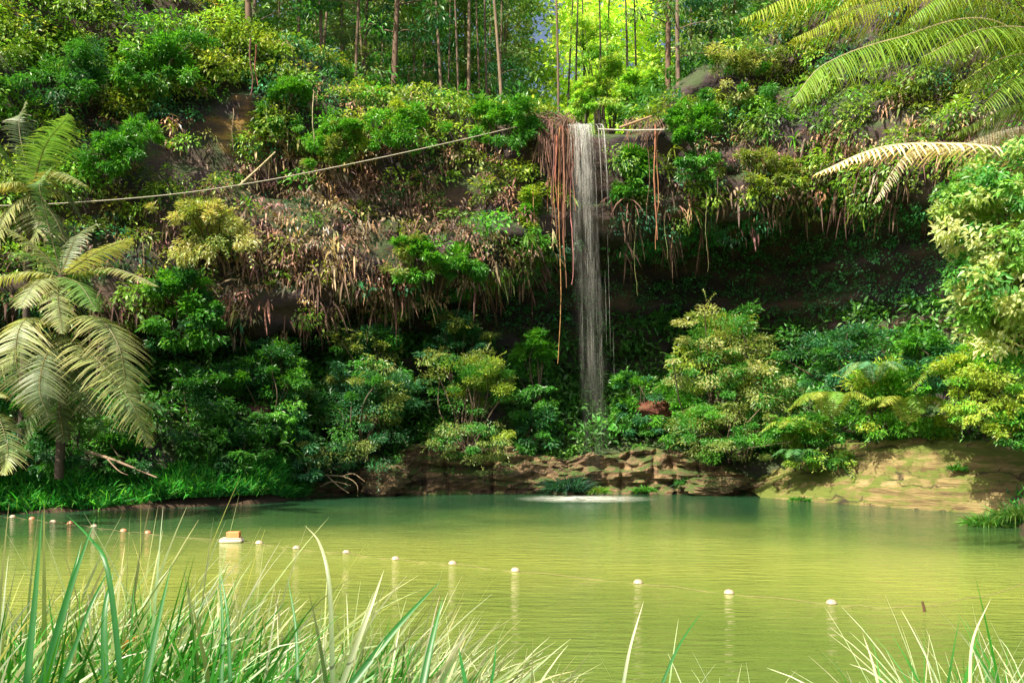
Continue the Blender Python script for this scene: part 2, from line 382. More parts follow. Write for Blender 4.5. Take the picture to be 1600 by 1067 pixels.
# ------------------------------------------------------------------ foliage makers
GREEN = np.array([.055, .17, .016]); YEL = np.array([.19, .24, .03]); DARK = np.array([.02, .085, .02]); TEAL = np.array([.03, .12, .05]); CREAM = np.array([.30, .30, .12])
TAN = np.array([.36, .25, .17]); BROWN = np.array([.11, .06, .05]); RED = np.array([.3, .08, .04])
def tufts(acc, pos, nor, size, col, n=34, leafL=.26, leafW=.11, droop=.5):
    """leafy clumps: leaves spread over a cap round pos, facing out and hanging over"""
    N = len(pos); size = np.broadcast_to(size, (N,))
    off = rdir(N*n).reshape(N, n, 3)
    out = nor[:, None]*.9+np.array([0, 0, .55]); off = nrm(off+nrm(out)*.9)
    rad = size[:, None]*R.uniform(.35, 1, (N, n))**.6
    base = pos[:, None]+off*rad[..., None]*np.array([1.15, 1, .75])
    d = nrm(off+R.normal(size=(N, n, 3))*.45-np.array([0, 0, 1])*droop)
    up = nrm(off+np.array([0, 0, .8])+R.normal(size=(N, n, 3))*.35)
    sc2 = R.uniform(.6, 1.35, (N, n))*np.clip(size/.6, .7, 1.5)[:, None]
    c = col[:, None]*R.uniform(.75, 1.3, (N, n, 1))*np.ones((1, 1, 3))
    c = np.where(R.random((N, n, 1)) < .09, np.clip(c*np.array([2.3, 1.75, 2.6])+.02, 0, .6), c)      # cream highlights painted on random leaves
    leaves(acc, base.reshape(-1, 3), d.reshape(-1, 3), up.reshape(-1, 3), (leafL*sc2).ravel(), (leafW*sc2).ravel(), c.reshape(-1, 3))
def rosettes(acc, pos, nor, size, col, n=14, w=.13):
    """fern rosettes: arching drooping fronds"""
    N = len(pos); size = np.broadcast_to(size, (N,))
    d = rdir(N*n).reshape(N, n, 3)+nor[:, None]*.8+np.array([0, 0, .5])
    d = nrm(d)
    side = nrm(np.cross(d, np.array([0, 0, 1.])+R.normal(size=(N, n, 3))*.3))
    Lg = size[:, None]*R.uniform(.7, 1.5, (N, n))
    strips(acc, np.repeat(pos, n, 0), d.reshape(-1, 3), side.reshape(-1, 3), Lg.ravel(), (w*np.clip(Lg, .5, 1.5)).ravel(), R.uniform(.3, .9, N*n),
           (col[:, None]*R.uniform(.8, 1.25, (N, n, 1))).reshape(-1, 3), n=3)
def drapes(acc, pos, nor, size, col, n=14, w=.07):
    """hanging dead fronds and creepers"""
    N = len(pos); size = np.broadcast_to(size, (N,))
    d = nrm(R.normal(size=(N, n, 3))*.5+nor[:, None]*.8-np.array([0, 0, .35]))
    side = nrm(np.cross(d, np.array([0, 0, 1.])+R.normal(size=(N, n, 3))*.5)+R.normal(size=(N, n, 3))*.4)
    Lg = size[:, None]*R.uniform(.35, 1.2, (N, n))
    base = np.repeat(pos, n, 0)+R.normal(size=(N*n, 3))*.22
    strips(acc, base, d.reshape(-1, 3), side.reshape(-1, 3), (Lg*.75).ravel(), (w*R.uniform(.6, 1.6, (N, n))).ravel(), R.uniform(.6, 1.3, N*n),
           (col[:, None]*R.uniform(.65, 1.35, (N, n, 1))).reshape(-1, 3), n=3)

# ------------------------------------------------------------------ cover on the cliff (nobody could count these)
nr, nx = V.shape[:2]
flatV = V.reshape(-1, 3); flatN = NV.reshape(-1, 3)
rowid = np.repeat(np.arange(nr), nx)
segc = np.cumsum([0, 3, 8, 10, 10, 10, 12, 10, 10, 16, 18, 6, 10, 8, 6, 6, 4])
PX = 800+flatV[:, 0]/np.maximum(flatV[:, 1], 1)*FPX; PY = HY-(flatV[:, 2]-CH)/np.maximum(flatV[:, 1], 1)*FPX
inview = (PX > -450) & (PX < 2150) & (PY > -160) & (PY < 950)
area = np.linalg.norm(np.cross(tx, ty), axis=-1).ravel()
def pick(mask, dens):
    """random surface points with dens per square metre"""
    p = np.where(mask & inview, area*dens, 0)
    k = R.random(len(p)) < p
    idx = np.nonzero(k)[0]
    pos = flatV[idx]+R.normal(size=(len(idx), 3))*.18
    return idx, pos, flatN[idx]
clump = fbm(flatV*np.array([.45, .45, .55]), 3, 21)     # where the plants gather
bulge = (rowid >= segc[7]) & (rowid < segc[11]); talus = (rowid >= segc[2]) & (rowid < segc[5]); recess = (rowid >= segc[5]) & (rowid < segc[7]); top = (rowid >= segc[11]) & (rowid < segc[13])
def near(x, y, rx, ry): return ((PX-x)/rx)**2+((PY-y)/ry)**2
bare = (near(372, 185, 48, 42) < 1) | (near(1010, 225, 60, 26) < 1) | (near(890, 230, 30, 60) < 1)
fall = (PX > 893) & (PX < 955) & (PY > 180) & (PY < 430)
dryz = np.exp(-near(470, 350, 240, 140))*1.25+np.exp(-near(700, 330, 120, 110))*.8+np.exp(-near(1200, 270, 110, 70))*.8+np.exp(-near(1480, 210, 90, 60))*.6+np.exp(-near(420, 460, 120, 60))*.7+np.exp(-near(200, 190, 90, 60))*.35
lush = np.exp(-near(620, 210, 260, 60))+np.exp(-near(250, 110, 320, 90))+np.exp(-near(640, 400, 120, 50))*.8+np.exp(-near(1100, 220, 60, 100))+np.exp(-near(270, 470, 80, 60))
lush2 = np.clip(lush-dryz*.6, 0, 1.2)
ok = ~bare & ~fall
fol = Acc()
dens = np.where(bulge, (7.0+5*lush2)*sstep(.37, .47, clump)*(1-.8*np.clip(dryz, 0, 1)), 0)
i, p, n = pick(ok & bulge, dens*.6)
mixc = np.clip(fbm(p*.35, 3, 40)*1.7-.5, 0, 1)[:, None]
col = GREEN*(1-mixc)+YEL*mixc; col = np.where((fbm(p*.3, 2, 55) > .58)[:, None], TEAL, col)
h = R.random(len(i)) < .7
tufts(fol, p[h]+n[h]*.25, n[h], R.uniform(.22, .8, h.sum()), jit(col[h], h.sum(), .5, .2), n=48, leafL=.18, leafW=.085)
rosettes(fol, p[~h]+n[~h]*.15, n[~h], R.uniform(.3, .65, (~h).sum()), jit(col[~h], (~h).sum(), .35))
i, p, n = pick(ok & bulge, (.5+1.1*lush2)*sstep(.40, .50, clump)*(1-.55*np.clip(dryz, 0, 1)))      # big overlapping fern clumps
mixc = np.clip(fbm(p*.3, 3, 46)*1.6-.45, 0, 1)[:, None]; col = GREEN*(1-mixc)+YEL*mixc
tufts(fol, p+n*.3, n, R.uniform(.55, 1.1, len(i)), jit(col, len(i), .4, .15), n=120, leafL=.17, leafW=.075, droop=.75)
# plateau edge understorey
i, p, n = pick(top & ok, 2.0*sstep(.33, .5, clump))
tufts(fol, p+np.array([0, 0, .4]), n, R.uniform(.5, 1.1, len(i)), jit(DARK*.6+GREEN*.4, len(i), .4), n=30)
cf = fol.build('cliff_foliage', M_LEAF); tag(cf, 'green ferns and leafy creepers covering the upper cliff face', 'foliage', kind='stuff')
dry = Acc()
i, p, n = pick(ok & bulge, np.clip(dryz, 0, 1.1)*5.0*sstep(.36, .50, fbm(flatV*.7, 3, 77)))
mixc = np.clip(fbm(p*.5, 3, 60)*1.7-.35, 0, 1)[:, None]
h = R.random(len(i)) < .45
dcol = jit(BROWN*1.3*(1-mixc)+TAN*1.25*mixc, len(i), .4, .2); dcol = np.where((R.random(len(i)) < .22)[:, None], dcol*np.array([1.25, 1.5, 1.0]), dcol)
drapes(dry, (p+n*.15)[h], n[h], R.uniform(.35, .95, h.sum()), dcol[h])
tufts(dry, (p+n*.2)[~h], n[~h], R.uniform(.3, .7, (~h).sum()), dcol[~h], n=36, leafL=.24, leafW=.075, droop=1.1)
i, p, n = pick(ok & (rowid >= segc[7]-3) & (rowid < segc[9]-6), 1.6*sstep(.4, .55, clump))
drapes(dry, p+n*.15, n, R.uniform(.6, 1.5, len(i)), jit(BROWN*.7+TAN*.2, len(i), .4), n=12)
dv = dry.build('hanging_dry_foliage', M_DRY); tag(dv, 'pinkish brown dead ferns and creepers hanging from the cliff overhang', 'foliage', kind='stuff')
lo = Acc()
i, p, n = pick(ok & talus, 4.2*sstep(.33, .48, clump))
tufts(lo, p+np.array([0, 0, .25]), n, R.uniform(.35, .95, len(i)), jit(DARK*.5+GREEN*.5, len(i), .45, .2), n=36)
xl = R.uniform(-8.5, 11, 170); p = np.stack([xl, S_(xl)+R.uniform(.7, 2.4, 170), np.interp(xl, [-8.6, -7, -5.5, -4, -2, 0, 2, 4, 6, 8, 10, 11.2], [.5, .9, 1.5, 2.3, 2.2, 2.0, 1.5, 1.7, 1.9, 1.7, 1.0, .4])+R.uniform(-.25, .3, 170)], 1)
p = p[(np.abs(xl-3.7) > .7) & (fbm(p*.7, 2, 15) > .47)]
tufts(lo, p, np.tile([0, -.7, .5], (len(p), 1)), R.uniform(.2, .55, len(p)), jit(GREEN*.8, len(p), .4), n=30, leafL=.2)
i, p, n = pick(ok & recess, 8.0*sstep(.32, .5, fbm(flatV*np.array([.25, .25, 1.0]), 3, 27)))
tufts(lo, p+n*.1, n, R.uniform(.15, .5, len(i)), jit(DARK*2.0+np.array([.01, .03, .025]), len(i), .5), n=20, leafL=.18)
lt = lo.build('undergrowth', M_LEAF); tag(lt, 'dark green undergrowth on the slope below the overhang', 'undergrowth', kind='stuff')

# ------------------------------------------------------------------ shrubs
def shrub(x, y, d, wpx, hpx, cols, label, nclus=46, leafL=.2, leafW=.085, n=95, name='shrub', mat=None, group=None, flat=.42, cat='shrub', basey=None):
    """a many-stemmed shrub seen with its middle at (x, y), wpx by hpx pixels"""
    c = P(x, y, d); W = wpx/FPX*d/2; H = hpx/FPX*d/2
    base = np.array([c[0]+R.uniform(-.2, .2), c[1]+.3, c[2]-H*1.05 if basey is None else P(x, basey, d)[2]])
    root = thing(name, base, label, cat, group)
    st = Acc(); cr = Acc(); cen = []; lf = R.uniform(.55, .92); nl0 = n
    n = int(n/lf**1.5)
    nl_ = 5 if W > 1.6 else 3
    lobes = [(c+np.array([R.uniform(-.62, .62)*W, R.uniform(-.4, .3)*W, R.uniform(-.45, .55)*H]), R.uniform(.38, .62)) for _ in range(nl_)]+[(c+np.array([0, 0, -.05*H]), .6)]
    nclus = int(nclus*1.35)
    for k in range(nclus):
        lc, lr = lobes[k % len(lobes)]
        u = rdir(1)[0]
        if u[2] < -.5: u[2] *= -1
        q = lc+u*R.uniform(.4, 1.05)**.5*lr*np.array([W, W*.85, H])
        if k % 4 == 3: q = c+np.array([R.uniform(-.8, .8)*W, -R.uniform(.1, .7)*W, -R.uniform(.5, 1.15)*H])
        cen.append(q)
    cen = np.array(cen)
    for q in cen[::5]:
        mid = base*.45+q*.55+R.normal(size=3)*.15*W; mid[2] += .1*H
        pts = bez([base+R.normal(size=3)*np.array([.15, .1, 0])*W*.4, mid, q], 9)
        tube(st, pts, np.linspace(.045, .012, 9)*max(1, W*.5), np.array([.10, .07, .045])*R.uniform(.6, 1.3), 5)
    pal = np.array(cols)
    for q in cen:
        col = pal[R.integers(len(pal))]
        m_ = int(n*R.uniform(.4, 1.5)); cs = R.uniform(.16, .42)*max(.8, (W+H)*.33)
        off = rdir(m_)*(R.uniform(.1, 1, (m_, 1))**.5)*cs*np.array([R.uniform(.9, 1.3), 1.1, flat*R.uniform(.9, 1.7)])
        outw = nrm(q-c+np.array([0, 0, .3]))
        dd = nrm(off*1.0+outw*cs*.6+np.array([0, 0, -.25])*cs+R.normal(size=(m_, 3))*cs*.35)
        up = nrm(np.array([0, 0, 1.])+outw*.4+R.normal(size=(m_, 3))*.4)
        leaves(cr, q+off, dd, up, lf*leafL*R.uniform(.5, 1.5, m_), lf*leafW*R.uniform(.7, 1.3, m_), jit(col, m_, .35, .15))
        if R.random() < .6:      # a sprig reaching out past the clump
            e = nrm(outw+R.normal(size=3)*.5+np.array([0, 0, .35])); Ls = R.uniform(.5, 1.1)*cs*2.2
            tt_ = np.linspace(.15, 1, 12); sp_ = q+e*(Ls*tt_)[:, None]-np.array([0, 0, .35])*(Ls*tt_**2)[:, None]
            tube(cr, sp_, .008, np.array([.06, .06, .03]), 3)
            dl_ = nrm(e+np.where(np.arange(12) % 2, 1, -1)[:, None]*nrm(np.cross(e, [0, 0, 1.]))*.9+R.normal(size=(12, 3))*.3)
            leaves(cr, sp_, dl_, np.tile([0, -.3, 1.], (12, 1)), lf*leafL*R.uniform(.7, 1.4, 12), lf*leafW*R.uniform(.8, 1.3, 12), jit(col, 12, .3, .15))
    st.build('stems', M_BARK, root, True); cr.build('crown', mat or M_GLOSS, root)
    return root
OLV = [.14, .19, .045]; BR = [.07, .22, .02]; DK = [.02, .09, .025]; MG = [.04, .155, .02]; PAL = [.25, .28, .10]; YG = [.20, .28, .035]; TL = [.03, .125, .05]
SG = 'shrubs along the foot of the cliff'
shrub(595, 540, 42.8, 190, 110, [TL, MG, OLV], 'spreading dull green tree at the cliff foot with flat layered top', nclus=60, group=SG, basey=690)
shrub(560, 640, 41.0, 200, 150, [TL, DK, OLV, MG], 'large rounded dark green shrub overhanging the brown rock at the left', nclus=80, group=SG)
shrub(735, 625, 42.2, 150, 160, [OLV, YG, MG], 'yellowish olive shrub above the rock ledge left of the waterfall', nclus=70, group=SG)
shrub(725, 520, 44.0, 150, 70, [TL, OLV, DK], 'thin grey green treetop behind the yellowish olive shrub', nclus=34, group=SG, basey=690)
shrub(842, 570, 44.7, 70, 120, [BR, MG], 'bright green broadleaf bush just left of the waterfall foot', nclus=34, leafL=.3, leafW=.12, group=SG)
shrub(828, 655, 43.4, 84, 80, [MG, DK], 'low dark bush at the ledge between olive shrub and waterfall', nclus=34, group=SG)
shrub(1120, 530, 43.6, 200, 130, [PAL, YG, OLV, MG], 'pale yellow topped small tree right of the waterfall', nclus=64, group=SG, basey=700)
shrub(1165, 590, 42.6, 190, 90, [PAL, MG, OLV], 'cream tinged leafy tier in front of the dark recess', nclus=44, group=SG, basey=720)
shrub(1150, 660, 41.6, 210, 90, [OLV, MG, BR], 'wide flat topped green shrub low over the dark waterline hollow', nclus=64, group=SG)
shrub(1005, 625, 44.6, 100, 90, [BR, MG, TL], 'fresh green bush beside the red earth right of the waterfall foot', nclus=40, group=SG)
shrub(1060, 645, 43.2, 90, 80, [BR, MG], 'small bright bush between red earth and wide shrub', nclus=30, group=SG)
shrub(420, 600, 39.5, 130, 130, [MG, BR, DK], 'mid green leafy shrub beneath the left overhang', nclus=50, leafL=.26, leafW=.11, group=SG)
shrub(300, 640, 38.0, 130, 140, [DK, MG], 'dark shrub right of the big drooping fern fronds', nclus=46, leafL=.24, group=SG)
shrub(300, 480, 38.6, 140, 110, [MG, BR, DK], 'green bush growing on the shaded lower left cliff', nclus=48, leafL=.26, leafW=.11, group=SG)
shrub(370, 690, 37.8, 130, 70, [DK, MG], 'low dark bush behind the left grass bank', nclus=34, group=SG)
shrub(470, 690, 39.5, 90, 90, [DK, TL], 'small dark bush where grass bank meets brown rock', nclus=30, group=SG)
shrub(200, 700, 35.5, 110, 60, [DK, MG], 'dark leafy bush above the fallen branch', nclus=30, group=SG)
# right bank
RG = 'shrubs on the right bank'
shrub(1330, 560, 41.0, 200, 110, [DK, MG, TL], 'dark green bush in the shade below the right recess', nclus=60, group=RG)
shrub(1270, 680, 39.5, 150, 80, [BR, [.18, .28, .04], MG], 'bright shrub hanging over the left end of the sandstone slab', nclus=50, group=RG)
shrub(1390, 615, 38.5, 210, 120, [[.10, .28, .03], [.24, .32, .04], BR], 'dense yellow green shrub above the middle of the sandstone slab', nclus=80, group=RG)
shrub(1540, 590, 32.5, 180, 140, [[.25, .33, .05], [.12, .29, .03], YG], 'yellow green shrub at the right edge below the pale leafy tree', nclus=80, group=RG)
shrub(1480, 560, 35.0, 140, 90, [BR, TL, MG], 'fresh green bush left of the pale leafy tree foot', nclus=46, group=RG)
shrub(1590, 660, 31.5, 110, 60, [YG, MG], 'low bush at the right edge on top of the slab', nclus=34, group=RG)
# young growth behind the lip, sunlight painted into its bright leaf colours
for (x, y, d, w_, h_, lb) in [(905, 150, 52, 60, 70, 'sunlit yellow green sapling thicket behind the left side of the lip'),
                              (960, 130, 56, 70, 90, 'brightest yellow green thicket seen through the gap above the falls'),
                              (1005, 145, 53, 50, 70, 'sunlit thicket behind the right side of the lip'),
                              (940, 60, 62, 110, 80, 'high sunlit foliage at the top of the gap')]:
    shrub(x, y, d, w_, h_, [[.22, .38, .06], [.15, .33, .04], [.32, .44, .10]], lb, nclus=30, leafL=.26, leafW=.11, name='thicket', mat=M_LEAF, group='bright thickets behind the lip', basey=215)
# on the cliff
CG = 'leafy shrubs growing on the cliff face'
for (x, y, d, w_, h_, cl, lb) in [
    (335, 345, 38.9, 160, 110, [[.22, .25, .08], [.30, .31, .13], OLV], 'pale yellow bush glowing on the left cliff below the cable'),
    (620, 200, 43.6, 130, 70, [YG, BR], 'bright yellow green bush on the rim left of the cable end'),
    (790, 195, 44.6, 110, 60, [BR, MG], 'vivid green bush on the rim just left of the waterfall lip'),
    (520, 225, 42.8, 100, 60, [BR, OLV], 'green bush on the cliff above the middle of the cable'),
    (640, 405, 42.2, 110, 60, [BR, MG, OLV], 'green bush hanging at the overhang edge in the middle'),
    (725, 400, 42.8, 90, 60, [MG, BR], 'small green bush at the overhang edge right of the middle'),
    (100, 120, 39.5, 150, 90, [MG, DK], 'dark bush at the top left of the cliff'),
    (250, 100, 42.0, 150, 80, [BR, MG], 'mid green bush on the upper left cliff between two red trunks'),
    (190, 230, 39.2, 130, 70, [MG, BR], 'leafy bush above the left end of the cable'),
    (440, 165, 43.5, 90, 80, [BR, MG], 'fresh bush right of the orange rock patch'),
    (1090, 215, 44.6, 80, 110, [BR, MG], 'vivid bush hanging right of the waterfall lip'),
    (1150, 120, 47.0, 140, 90, [PAL, OLV, MG], 'pale grey green bush on the slope above the right rim'),
    (1210, 270, 44.5, 110, 60, [OLV, YG], 'olive bush at the edge of the dark right recess'),
    (835, 330, 44.2, 40, 110, [YG, BR], 'narrow yellow green creeper hanging left of the red roots'),
    (985, 265, 45.2, 60, 80, [MG, BR], 'dark leafed creeper hanging just right of the falling water')]:
    shrub(x, y, d, w_, h_, cl, lb, nclus=34, leafL=.24, leafW=.1, name='cliff_shrub', group=CG, flat=.6)

# ------------------------------------------------------------------ forest on top
def tree_proto(name, H, r, crown0, spread, ncl, cols, lean=0, leafL=.3, bark=(.12, .08, .05), nl=70, label='x', cat='tree', group=None, loc=(0, 0, 0)):
    root = thing(name, loc, label, cat, group)
    base = np.array(loc, float)
    tr = Acc(); cr = Acc()
    t = np.linspace(0, 1, 14)
    cx = lean*H*t**1.4+.15*np.sin(t*5+R.uniform(0, 6)); cy = .15*np.sin(t*4+R.uniform(0, 6))
    pts = base+np.stack([cx, cy, t*H], 1)
    tube(tr, pts, r*(1-.75*t), np.array(bark), 8)
    pal = np.array(cols)
    for k in range(ncl):
        s = crown0+(1-crown0)*R.random()**.8
        j = s*13; q0 = pts[int(j)]
        an = R.uniform(0, 2*np.pi); rr = spread*(1-.4*s)*R.uniform(.25, 1)
        q = q0+np.array([math.cos(an)*rr, math.sin(an)*rr, R.uniform(.1, .7)])
        if k % 2 == 0: tube(tr, bez([q0, (q0+q)/2+np.array([0, 0, .15]), q], 6), np.linspace(r*.3, .012, 6), np.array(bark), 4)
        m_ = int(nl*R.uniform(.6, 1.3)); cs = R.uniform(.5, .95)
        off = rdir(m_)*(R.uniform(.1, 1, (m_, 1))**.5)*cs*np.array([1.1, 1.1, .55])
        dd = nrm(off+np.array([0, 0, -.35])+R.normal(size=(m_, 3))*.3)
        up = nrm(np.array([0, 0, 1.])+R.normal(size=(m_, 3))*.5)
        leaves(cr, q+off, dd, up, leafL*R.uniform(.6, 1.3, m_), leafL*.4*R.uniform(.7, 1.3, m_), jit(pal[R.integers(len(pal))], m_, .35, .15))
    tr.build('trunk', M_BARK, root, True); cr.build('crown', M_LEAF, root)
    return root
GYE = [.20, .30, .03]; GYF = [.13, .26, .03]; GRY = [.10, .17, .055]
protos = {
    'slim': [tree_proto('forest_tree', 17, .10, .08, 2.3, 46, [MG, GRY, OLV], .02, group='trees above the cliff', label='p'),
             tree_proto('forest_tree', 19, .12, .1, 2.6, 48, [GRY, MG, TL], -.02, bark=(.16, .11, .08), group='trees above the cliff', label='p'),
             tree_proto('forest_tree', 16, .08, .08, 2.0, 42, [OLV, GYF, MG], .05, bark=(.2, .15, .1), group='trees above the cliff', label='p')],
    'gap': [tree_proto('forest_tree', 18, .09, .75, 1.5, 9, [GYE, GYF], .01, group='trees above the cliff', bark=(.05, .05, .03), label='p'),
            tree_proto('forest_tree', 17, .08, .75, 1.5, 9, [GYF, [.26, .34, .04]], -.02, group='trees above the cliff', bark=(.05, .045, .03), label='p')],
    'bare': [tree_proto('forest_tree', 20, .10, .72, 1.8, 12, [MG, OLV], .06, bark=(.2, .14, .09), group='trees above the cliff', label='p'),
             tree_proto('forest_tree', 19, .075, .7, 1.6, 10, [OLV, GYF], -.01, bark=(.15, .1, .07), group='trees above the cliff', label='p')],
    'thick': [tree_proto('forest_tree', 18, .17, .2, 3.0, 44, [MG, DK, GRY], .0, bark=(.14, .085, .055), group='trees above the cliff', label='p')],
}
def ground_z(x, y):
    k = np.argmin((flatV[:, 0]-x)**2+((flatV[:, 1]-y)*1.0)**2+np.where(rowid >= segc[10], 0, 1e6))
    return flatV[k, 2]
spots = [(160, 46, 'slim'), (246, 47, 'slim'), (386, 46, 'thick'), (400, 47.5, 'slim'), (560, 49, 'slim'), (574, 52, 'slim'), (622, 49, 'thick'), (650, 55, 'slim'),
         (690, 50, 'bare'), (712, 49, 'bare'), (736, 51, 'bare'), (760, 54, 'bare'), (782, 49, 'bare'), (868, 50, 'bare'), (530, 55, 'slim'), (500, 50, 'slim'), (470, 53, 'slim'),
         (905, 55, 'gap'), (914, 62, 'gap'), (936, 57, 'gap'), (946, 64, 'gap'), (975, 54, 'gap'), (992, 66, 'gap'), (890, 66, 'gap'),
         (1045, 51, 'thick'), (1062, 49, 'slim'), (1085, 55, 'slim'), (1110, 52, 'slim'), (1150, 56, 'slim'), (1200, 54, 'slim'), (1260, 56, 'slim'), (1320, 53, 'slim'), (1400, 52, 'slim'), (1480, 50, 'slim'), (1560, 48, 'slim'),
         (30, 47, 'slim'), (90, 50, 'slim'), (200, 54, 'slim'), (300, 52, 'slim'), (345, 57, 'slim'), (440, 58, 'slim'),
         (600, 60, 'slim'), (670, 63, 'slim'), (780, 61, 'slim'), (730, 66, 'slim'), (560, 66, 'slim'), (500, 64, 'slim'), (1060, 63, 'slim'), (1130, 66, 'slim')]
spots += [(float(x), float(d), 'slim' if R.random() < .6 else 'bare') for x, d in zip(np.linspace(470, 790, 22)+R.uniform(-8, 8, 22), R.uniform(58.5, 70, 22))]
used = {}
ordn = ['first', 'second', 'third', 'fourth', 'fifth', 'sixth', 'seventh', 'eighth', 'ninth', 'tenth', 'eleventh', 'twelfth', 'thirteenth', 'fourteenth', 'fifteenth', 'sixteenth', 'seventeenth', 'eighteenth', 'nineteenth', 'twentieth', 'twenty first', 'twenty second', 'twenty third', 'twenty fourth']+['twenty '+q for q in ('fifth', 'sixth', 'seventh', 'eighth', 'ninth')]+['thirtieth']+['thirty '+q for q in ('first', 'second', 'third', 'fourth', 'fifth', 'sixth', 'seventh', 'eighth', 'ninth')]
spots.sort()
cnt = {}
for (x, d, kind) in spots:
    if kind == 'gap': zone = 'slender dark stemmed tree with bright leaves behind the waterfall lip, {} from the left'
    elif kind == 'thick': zone = 'thick brown trunked tree on the cliff top, {} of its kind from the left'
    elif d > 58.4 and x < 890: zone = 'far slender tree deep in the wood above the cliff, {} from the left'
    elif kind == 'bare': zone = 'tall bare stemmed tree just left of the bright gap, {} from the left'
    elif x < 460: zone = 'slim trunked tree on the steep upper left slope, {} from the left'
    elif x < 660: zone = 'slim trunked tree on the cliff top above the cable end, {} from the left'
    elif x < 880: zone = 'slim trunked tree in the shady wood left of the bright gap, {} from the left'
    else: zone = 'slim trunked tree on the slope right of the waterfall lip, {} from the lip'
    cnt[zone] = cnt.get(zone, 0)+1
    lb = zone.format(ordn[cnt[zone]-1])
    X = (x-800)/FPX*d; z = ground_z(X, d)-.4
    pl = protos[kind]; pr = pl[(cnt[zone]-1) % len(pl)]
    if id(pr) not in used:
        used[id(pr)] = 1; pr.location = (float(X), float(d), float(z)); pr['label'] = lb; pr.rotation_euler = (0, 0, R.uniform(0, 6))
    else:
        dup(pr, (X, d, z), R.uniform(0, 6), R.uniform(.85, 1.1), lb)
# the far wood behind, one mass
fw = Acc()
nT = 8000
Y = R.uniform(72, 96, nT); X = R.uniform(-.6, .6, nT)*Y; gz = 26+(Y-72)*.2
Z = gz+R.uniform(-3, 26, nT)+(Y-72)*.2
pxx = 800+X/Y*FPX; pyy = HY-(Z-CH)/Y*FPX
hole = ((np.abs(pxx-702) < 14) & (pyy < 75)) | ((np.abs(pxx-852) < 12) & (pyy < 85)) | ((np.abs(pxx-1075) < 14) & (pyy < 40))
keep = (pyy > -150) & (pyy < 330) & ~hole
pos = np.stack([X, Y, Z], 1)[keep]; pxx = pxx[keep]
nor = np.tile(nrm(np.array([0, -1, .4])), (len(pos), 1))
gap_light = np.exp(-((pxx-950)/95)**4)[:, None]
col = (np.array(GRY)*.5+np.array(MG)*.5+.02)*(1-gap_light)+np.array([.38, .54, .10])*gap_light  # leaves in the gap coloured brighter to stand for sunlight
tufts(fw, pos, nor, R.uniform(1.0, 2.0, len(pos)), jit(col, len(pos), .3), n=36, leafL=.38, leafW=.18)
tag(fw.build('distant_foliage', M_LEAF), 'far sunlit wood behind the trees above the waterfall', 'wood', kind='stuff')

# ------------------------------------------------------------------ rocks
def ledge():
    nxl, nvl = 260, 46
    Xl = np.linspace(-8.6, 11.2, nxl); v = np.linspace(0, 1, nvl)
    top = np.interp(Xl, [-8.6, -7, -5.5, -4, -2, 0, 2, 4, 6, 8, 10, 11.2], [.5, .9, 1.5, 2.3, 2.2, 2.0, 1.5, 1.7, 1.9, 1.7, 1.0, .4])
    S = S_(Xl)
    zz = np.concatenate([np.linspace(-.6, 1, 34), np.ones(12)])
    yy = np.concatenate([np.linspace(0, .55, 34), np.linspace(.6, 3.2, 12)])
    Z = zz[None]*np.where(zz > 0, 1, 1)[None]*top[:, None]; Z[:, :8] = np.minimum(Z[:, :8], -.1)
    Yv = S[:, None]+yy[None]
    Q = np.stack([np.broadcast_to(Xl[:, None], Z.shape), Yv, Z], -1)
    dn = (fbm(Q*np.array([.7, .6, 2.6]), 6, 91)-.5)*1.7+(fbm(Q*np.array([2.5, 2, 6]), 4, 93)-.5)*.35
    st = np.abs(((Q[..., 2]+.3*fbm(Q*.5, 2, 5))*1.9) % 1-.5)*.35
    crack = np.clip(1-np.abs(fbm(Q*np.array([.9, .4, .25]), 3, 17)-.5)*12, 0, 1)*.28
    Q[..., 1] += (-dn-st+crack)*(1-sstep(.7, 1.2, yy))[None]
    Q[..., 2] += (fbm(Q*.8, 4, 44)-.5)*.9*sstep(.3, .8, zz)[None]*sstep(0, 1.2, top)[:, None]
    a = Acc(); gridmesh(a, Q, (.2, .15, .1))
    o = a.build('rock_ledge', M_LEDGE, smooth=False)
    tag(o, 'brown layered rock ledge along the far waterline below the waterfall', 'rock')
ledge()
def slab():
    nx_, ny_ = 220, 120
    Xl = np.linspace(10.4, 20.5, nx_); t = np.linspace(-.6, 6.5, ny_)
    S = np.interp(Xl, [10.4, 11.2, 12.6, 14, 15.3, 16.6, 18.5, 20.5], [40.2, 39.0, 37.0, 35.2, 33.6, 32.4, 31.0, 30.0])
    XX, TT = np.meshgrid(Xl, t, indexing='ij'); YY = S[:, None]+TT
    rise = np.interp(Xl, [10.4, 11.5, 13, 14.6, 16.5, 20.5], [.3, .9, 1.55, 2.25, 2.2, 1.9])[:, None]
    z = rise*(sstep(-.2, .9, TT)*.45+sstep(.6, 4.2, TT)*.6)
    q = np.stack([XX, YY, z], -1)
    stp = z*3.0+fbm(q*np.array([.5, .5, .8]), 4, 31)*1.6
    fr = stp-np.floor(stp)
    terr = (np.floor(stp)+sstep(.25, .6, fr)-stp)/3.0
    z = z+terr*sstep(13, 15, XX)*.8+terr*.25+(fbm(q*.7, 4, 8)-.5)*.45*sstep(0, 1, TT)
    crk = np.clip(1-np.abs(fbm(q*np.array([.35, .8, 1]), 3, 63)-.5)*22, 0, 1)
    z -= crk*.3*sstep(.4, 1, TT)
    z = np.where(TT < 0, z*0-.5*(-TT)/.6-.02, z)
    a = Acc(); gridmesh(a, np.stack([XX, YY, z], -1), (.4, .3, .1))
    o = a.build('sandstone_slab', M_SLAB, smooth=False)
    tag(o, 'pale yellow sandstone slab with dark cracks sloping into the water at the right bank', 'rock')
slab()

